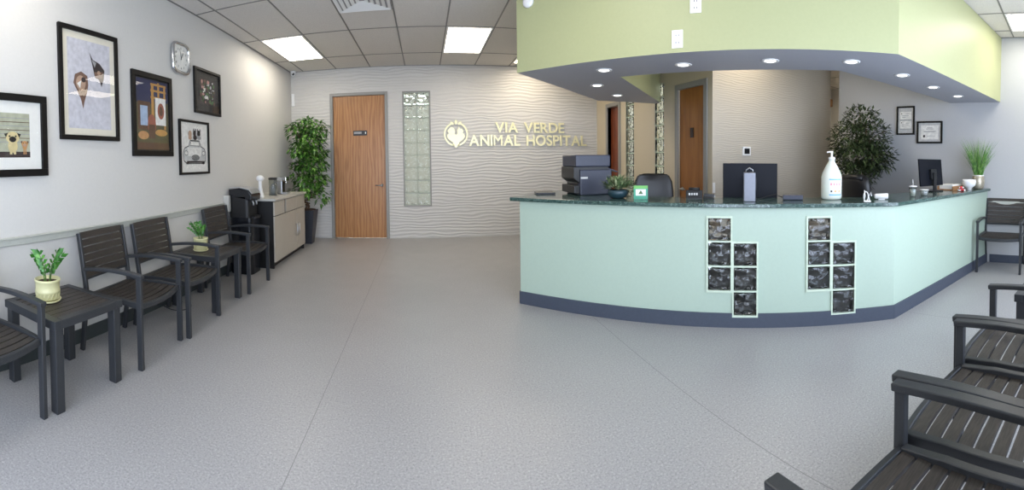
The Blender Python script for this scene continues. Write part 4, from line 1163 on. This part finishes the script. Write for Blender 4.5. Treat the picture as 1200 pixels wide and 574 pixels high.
MB().b2(.04, .058, -.012, .012, .014, .03).build('tip', 'a_lgrey', st)

def monitor(label, loc, rz, tilt, w, hgt, zc, stand_z, group='computer monitors'):
    t = thing('computer_monitor', label, 'monitor', loc, rz, group)
    Rm = Matrix.Rotation(tilt, 3, 'X')
    MB().box((0, 0, zc), (w, .022, hgt), rot=Rm).build('housing', 'screen', t, bevel=.004)
    MB().box((0, .0125, zc), (w - .02, .002, hgt - .02), rot=Rm).build('screen', 'black', t)
    MB().box((0, -.03, zc - .02), (.12, .04, .12), rot=Rm).build('mount', 'black', t, bevel=.004)
    MB().box((0, -.06, (zc) / 2), (.06, .02, zc), None).build('stand_column', 'black', t, bevel=.004)
    MB().box((0, -.02, .007), (.24, .18, .014)).build('stand_base', 'black', t, bevel=.004)
    return t
a = .795
monitor('black monitor seen from behind, standing behind the silver speaker', (*ray_pt(a, 3.95), DZ_), -a + 0, 0, .525, .35, .432, 0)
monitor('black monitor seen obliquely near the white bowl at the counter end', (4.66, 1.62, TOPZ), math.radians(-13), math.radians(-6), .50, .32, .225, 0)
sp = thing('portable_speaker', 'slim silver speaker with a wire loop standing on the counter', 'speaker', (*ray_pt(.7935, 3.50), TOPZ), -.7935)
MB().prism(rrect(.052, .035, .012), 0, .245).build('body', 'speaker', sp, bevel=.004)
MB().tube([(-.03, 0, .245), (-.028, 0, .268), (0, 0, .285), (.028, 0, .268), (.03, 0, .245)], .005).build('loop', 'steel', sp)
rt = thing('card_reader', 'low dark blue box with cable right of the monitor', 'device', (*ray_pt(.9, 3.66), TOPZ), -.9)
MB().b2(-.09, .09, -.05, .05, 0, .045).build('case', 'navy', rt, bevel=.008)
MB().tube([(-.09, 0, .02), (-.16, .01, .045), (-.22, .02, .03), (-.30, 0, .004), (-.42, -.02, .004)], .003, seg=6).build('cable', 'black', rt)

bo = thing('sanitizer_bottle', 'large clear pump bottle of sanitizer with blue and pink label', 'bottle', (*ray_pt(.994, 3.74), TOPZ), -.994 + .05)
b = MB()
prof = [(.080, 0), (.092, .012), (.094, .03), (.094, .205), (.085, .24), (.055, .30), (.032, .338), (.028, .345), (.028, .362)]
b.lathe(prof, seg=32, sy=.8); b.build('bottle_body', 'bottle', bo)
MB().lathe([(.03, .360), (.031, .382), (.014, .386), (.010, .390), (.0095, .42), (.012, .425), (.012, .437)], seg=20).build('pump_collar', 'white', bo)
MB().tube([(.01, 0, .431), (-.02, -.01, .433), (-.045, -.02, .428)], .0075).build('pump_spout', 'white', bo)
def wrap(z0, z1, a0, a1, mat, name, rad=.0955, n=12):
    q = MB()
    for k in range(n):
        t0, t1 = math.radians(a0 + (a1 - a0) * k / n), math.radians(a0 + (a1 - a0) * (k + 1) / n)
        p = [(rad * math.cos(t0), .8 * rad * math.sin(t0)), (rad * math.cos(t1), .8 * rad * math.sin(t1))]
        q.face([(*p[0], z0), (*p[1], z0), (*p[1], z1), (*p[0], z1)])
    return q.build(name, mat, bo)
wrap(.045, .19, -105, -30, 'paper', 'label'); wrap(.178, .190, -105, -30, 'label_blue', 'label_band', .0958); wrap(.04, .052, -105, -30, 'label_blue', 'label_band', .0958)
for k in range(4): wrap(.13, .152, -98 + 16 * k, -89 + 16 * k, 'label_pink', 'label_letters', .0959, 3)
wrap(.07, .086, -97, -88, 'a_black', 'label_mark', .0959, 3); wrap(.07, .086, -75, -66, 'label_orange', 'label_mark', .0959, 3); wrap(.07, .086, -52, -43, 'label_orange', 'label_mark', .0959, 3)

cc = thing('charging_cable', 'coiled white cable lying on counter right of the sanitizer bottle', 'cable', (*ray_pt(1.082, 3.50), TOPZ + .003), -1.08)
b = MB(); pts = []
for k in range(26): q = k / 25; pts.append((-.012 + .02 * math.cos(q * 11), .012 * q, .046 + .042 * math.sin(q * 11)))
b.tube(pts, .004, seg=6); b.tube([(-.03, 0, .001), (-.02, 0, .05), (-.025, .0, .10)], .004, seg=6); b.tube([(.02, 0, .001), (.012, .005, .05), (.03, .0, .085), (.036, 0, .05)], .004, seg=6); b.build('cable_loops', 'white', cc)
MB().b2(-.03, .03, -.02, .02, 0, .012).build('plug', 'white', cc, bevel=.003)
sc_ = thing('barcode_scanner', 'short white cylindrical scanner lying on the counter', 'scanner', (*ray_pt(1.117, 3.78), TOPZ + .027), -1.117)
MB().tube([(-.06, 0, 0), (-.055, 0, .0), (.055, 0, .004), (.06, 0, .004)], [.022, .026, .026, .022], seg=18).build('body', 'white', sc_)
MB().tube([(-.068, 0, 0), (-.061, 0, 0)], .02, seg=18).build('lens', 'a_lgrey', sc_)
MB().b2(-.03, .03, -.015, .015, -.027, -.015).build('foot', 'white', sc_)
cu = thing('plastic_cup', 'clear plastic drink cup with a straw on the counter', 'cup', (*ray_pt(1.193, 4.12), TOPZ))
MB().lathe([(.028, 0), (.040, .10), (.038, .10), (.027, .004), (.005, .004)], seg=24).build('cup_body', 'clear', cu)
MB().lathe([(.026, .005), (.035, .075), (.01, .077)], seg=20).build('drink', 'bottle', cu)
MB().lathe([(.042, .100), (.042, .108), (.02, .112)], seg=24).build('lid', 'white', cu)
MB().tube([(.004, 0, .08), (-.005, 0, .175)], .004, seg=8).build('straw', 'a_lgrey', cu)
tu = thing('plastic_tub', 'low clear plastic tub right of the straw cup', 'tub', (*ray_pt(1.221, 4.30), TOPZ))
MB().lathe([(.035, 0), (.046, .055), (.044, .055), (.033, .004)], seg=24).build('tub_body', 'clear', tu)
MB().lathe([(.033, .004), (.042, .045), (.01, .047)], seg=20).build('contents', 'a_lgrey', tu)
MB().lathe([(.048, .055), (.048, .062), (.02, .064)], seg=24).build('lid', 'white', tu)
ty = thing('wooden_tray', 'wooden letter tray holding white paper left of the candy', 'tray', (5.10, 1.50, TOPZ), math.radians(-8.7))
MB().b2(-.16, .16, -.11, .11, 0, .012).b2(-.16, .16, -.11, -.098, .012, .05).b2(-.16, .16, .098, .11, .012, .05).b2(.148, .16, -.098, .098, .012, .05).build('tray_body', 'wood_tray', ty)
MB().b2(-.14, .14, -.09, .09, .0125, .07).build('paper_stack', 'paper', ty)
rn = random.Random(2); cand = None
for k in range(6):
    x, y = ray_pt(1.311, 5.0); x += [-.03, .0, .03, -.015, .015, 0][k]; y += [.0, -.025, .0, .02, .02, 0][k]; z = TOPZ + .0165 + (.029 if k == 5 else 0)
    lab = 'wrapped red and white candy in small pile beside the white bowl'
    if cand is None:
        cand = thing('wrapped_candy', lab, 'candy', (x, y, z), 0, 'candies piled beside the bowl')
        MB().lathe([(.004, -.016), (.013, -.010), (.0165, 0), (.013, .010), (.004, .016)], seg=14).build('candy', 'mint_red', cand)
        for s in (-1, 1):
            b = MB(); b.lathe([(.003, 0), (.012, .014)], seg=8, fn=lambda x_, y_, z_, s=s: (s * (.015 + z_), y_, x_)); b.build('wrapper_twist', 'white', cand)
    else: dup(cand, (x, y, z), k * 1.1, lab)
bw = thing('footed_bowl', 'white ceramic bowl on a small foot before the grass vase', 'bowl', (*ray_pt(1.330, 5.30), TOPZ))
MB().lathe([(.035, 0), (.030, .018), (.045, .028), (.082, .06), (.092, .10), (.085, .135), (.078, .135), (.084, .10), (.074, .064), (.03, .034)], seg=32).build('bowl_body', 'white', bw)

# ------------------------------------------------------------------ light
w = bpy.data.worlds.new('daylight'); scene.world = w; w.use_nodes = True
nt = w.node_tree; bg = nt.nodes['Background']
bg.inputs[0].default_value = (.72, .815, 1.0, 1); bg.inputs[1].default_value = 8.2
for i in range(1):
    ld = bpy.data.lights.new('window_portal', 'AREA'); ld.shape = 'RECTANGLE'; ld.size = wx1 - wx0; ld.size_y = 2.5; ld.cycles.is_portal = True
    lo = bpy.data.objects.new('window_portal', ld); COL.objects.link(lo); lo.location = ((wx0 + wx1) / 2, YF - .1, 1.37); lo.rotation_euler = (PI / 2, 0, 0)

# ------------------------------------------------------------------ camera: phone panorama = cylindrical projection
cam = bpy.data.cameras.new('camera'); co = bpy.data.objects.new('camera', cam); COL.objects.link(co); scene.camera = co
cam.type = 'PANO'; cam.panorama_type = 'CENTRAL_CYLINDRICAL'
F, YC, PITCH, ROLL, YAW = 480.0, 200.0894, .025, -.0103, .2136
cam.central_cylindrical_range_u_min = -600 / F; cam.central_cylindrical_range_u_max = 600 / F
cam.central_cylindrical_range_v_max = YC / F; cam.central_cylindrical_range_v_min = -(574 - YC) / F
cam.central_cylindrical_radius = 1
co.matrix_world = Matrix.Translation((0, 0, CAMZ)) @ Matrix.Rotation(-YAW, 4, 'Z') @ Matrix.Rotation(-ROLL, 4, 'Y') @ Matrix.Rotation(-PITCH, 4, 'X') @ Matrix.Rotation(PI / 2, 4, 'X')
cam.clip_start = .02

vs = scene.view_settings
vs.view_transform = 'Standard'; vs.look = 'None'; vs.gamma = 1; vs.use_curve_mapping = False; vs.exposure = 0.1
scene.cycles.max_bounces = 10; scene.cycles.transparent_max_bounces = 16; scene.cycles.transmission_bounces = 8
scene.cycles.caustics_reflective = False; scene.cycles.caustics_refractive = False
scene.cycles.sample_clamp_indirect = 4.0
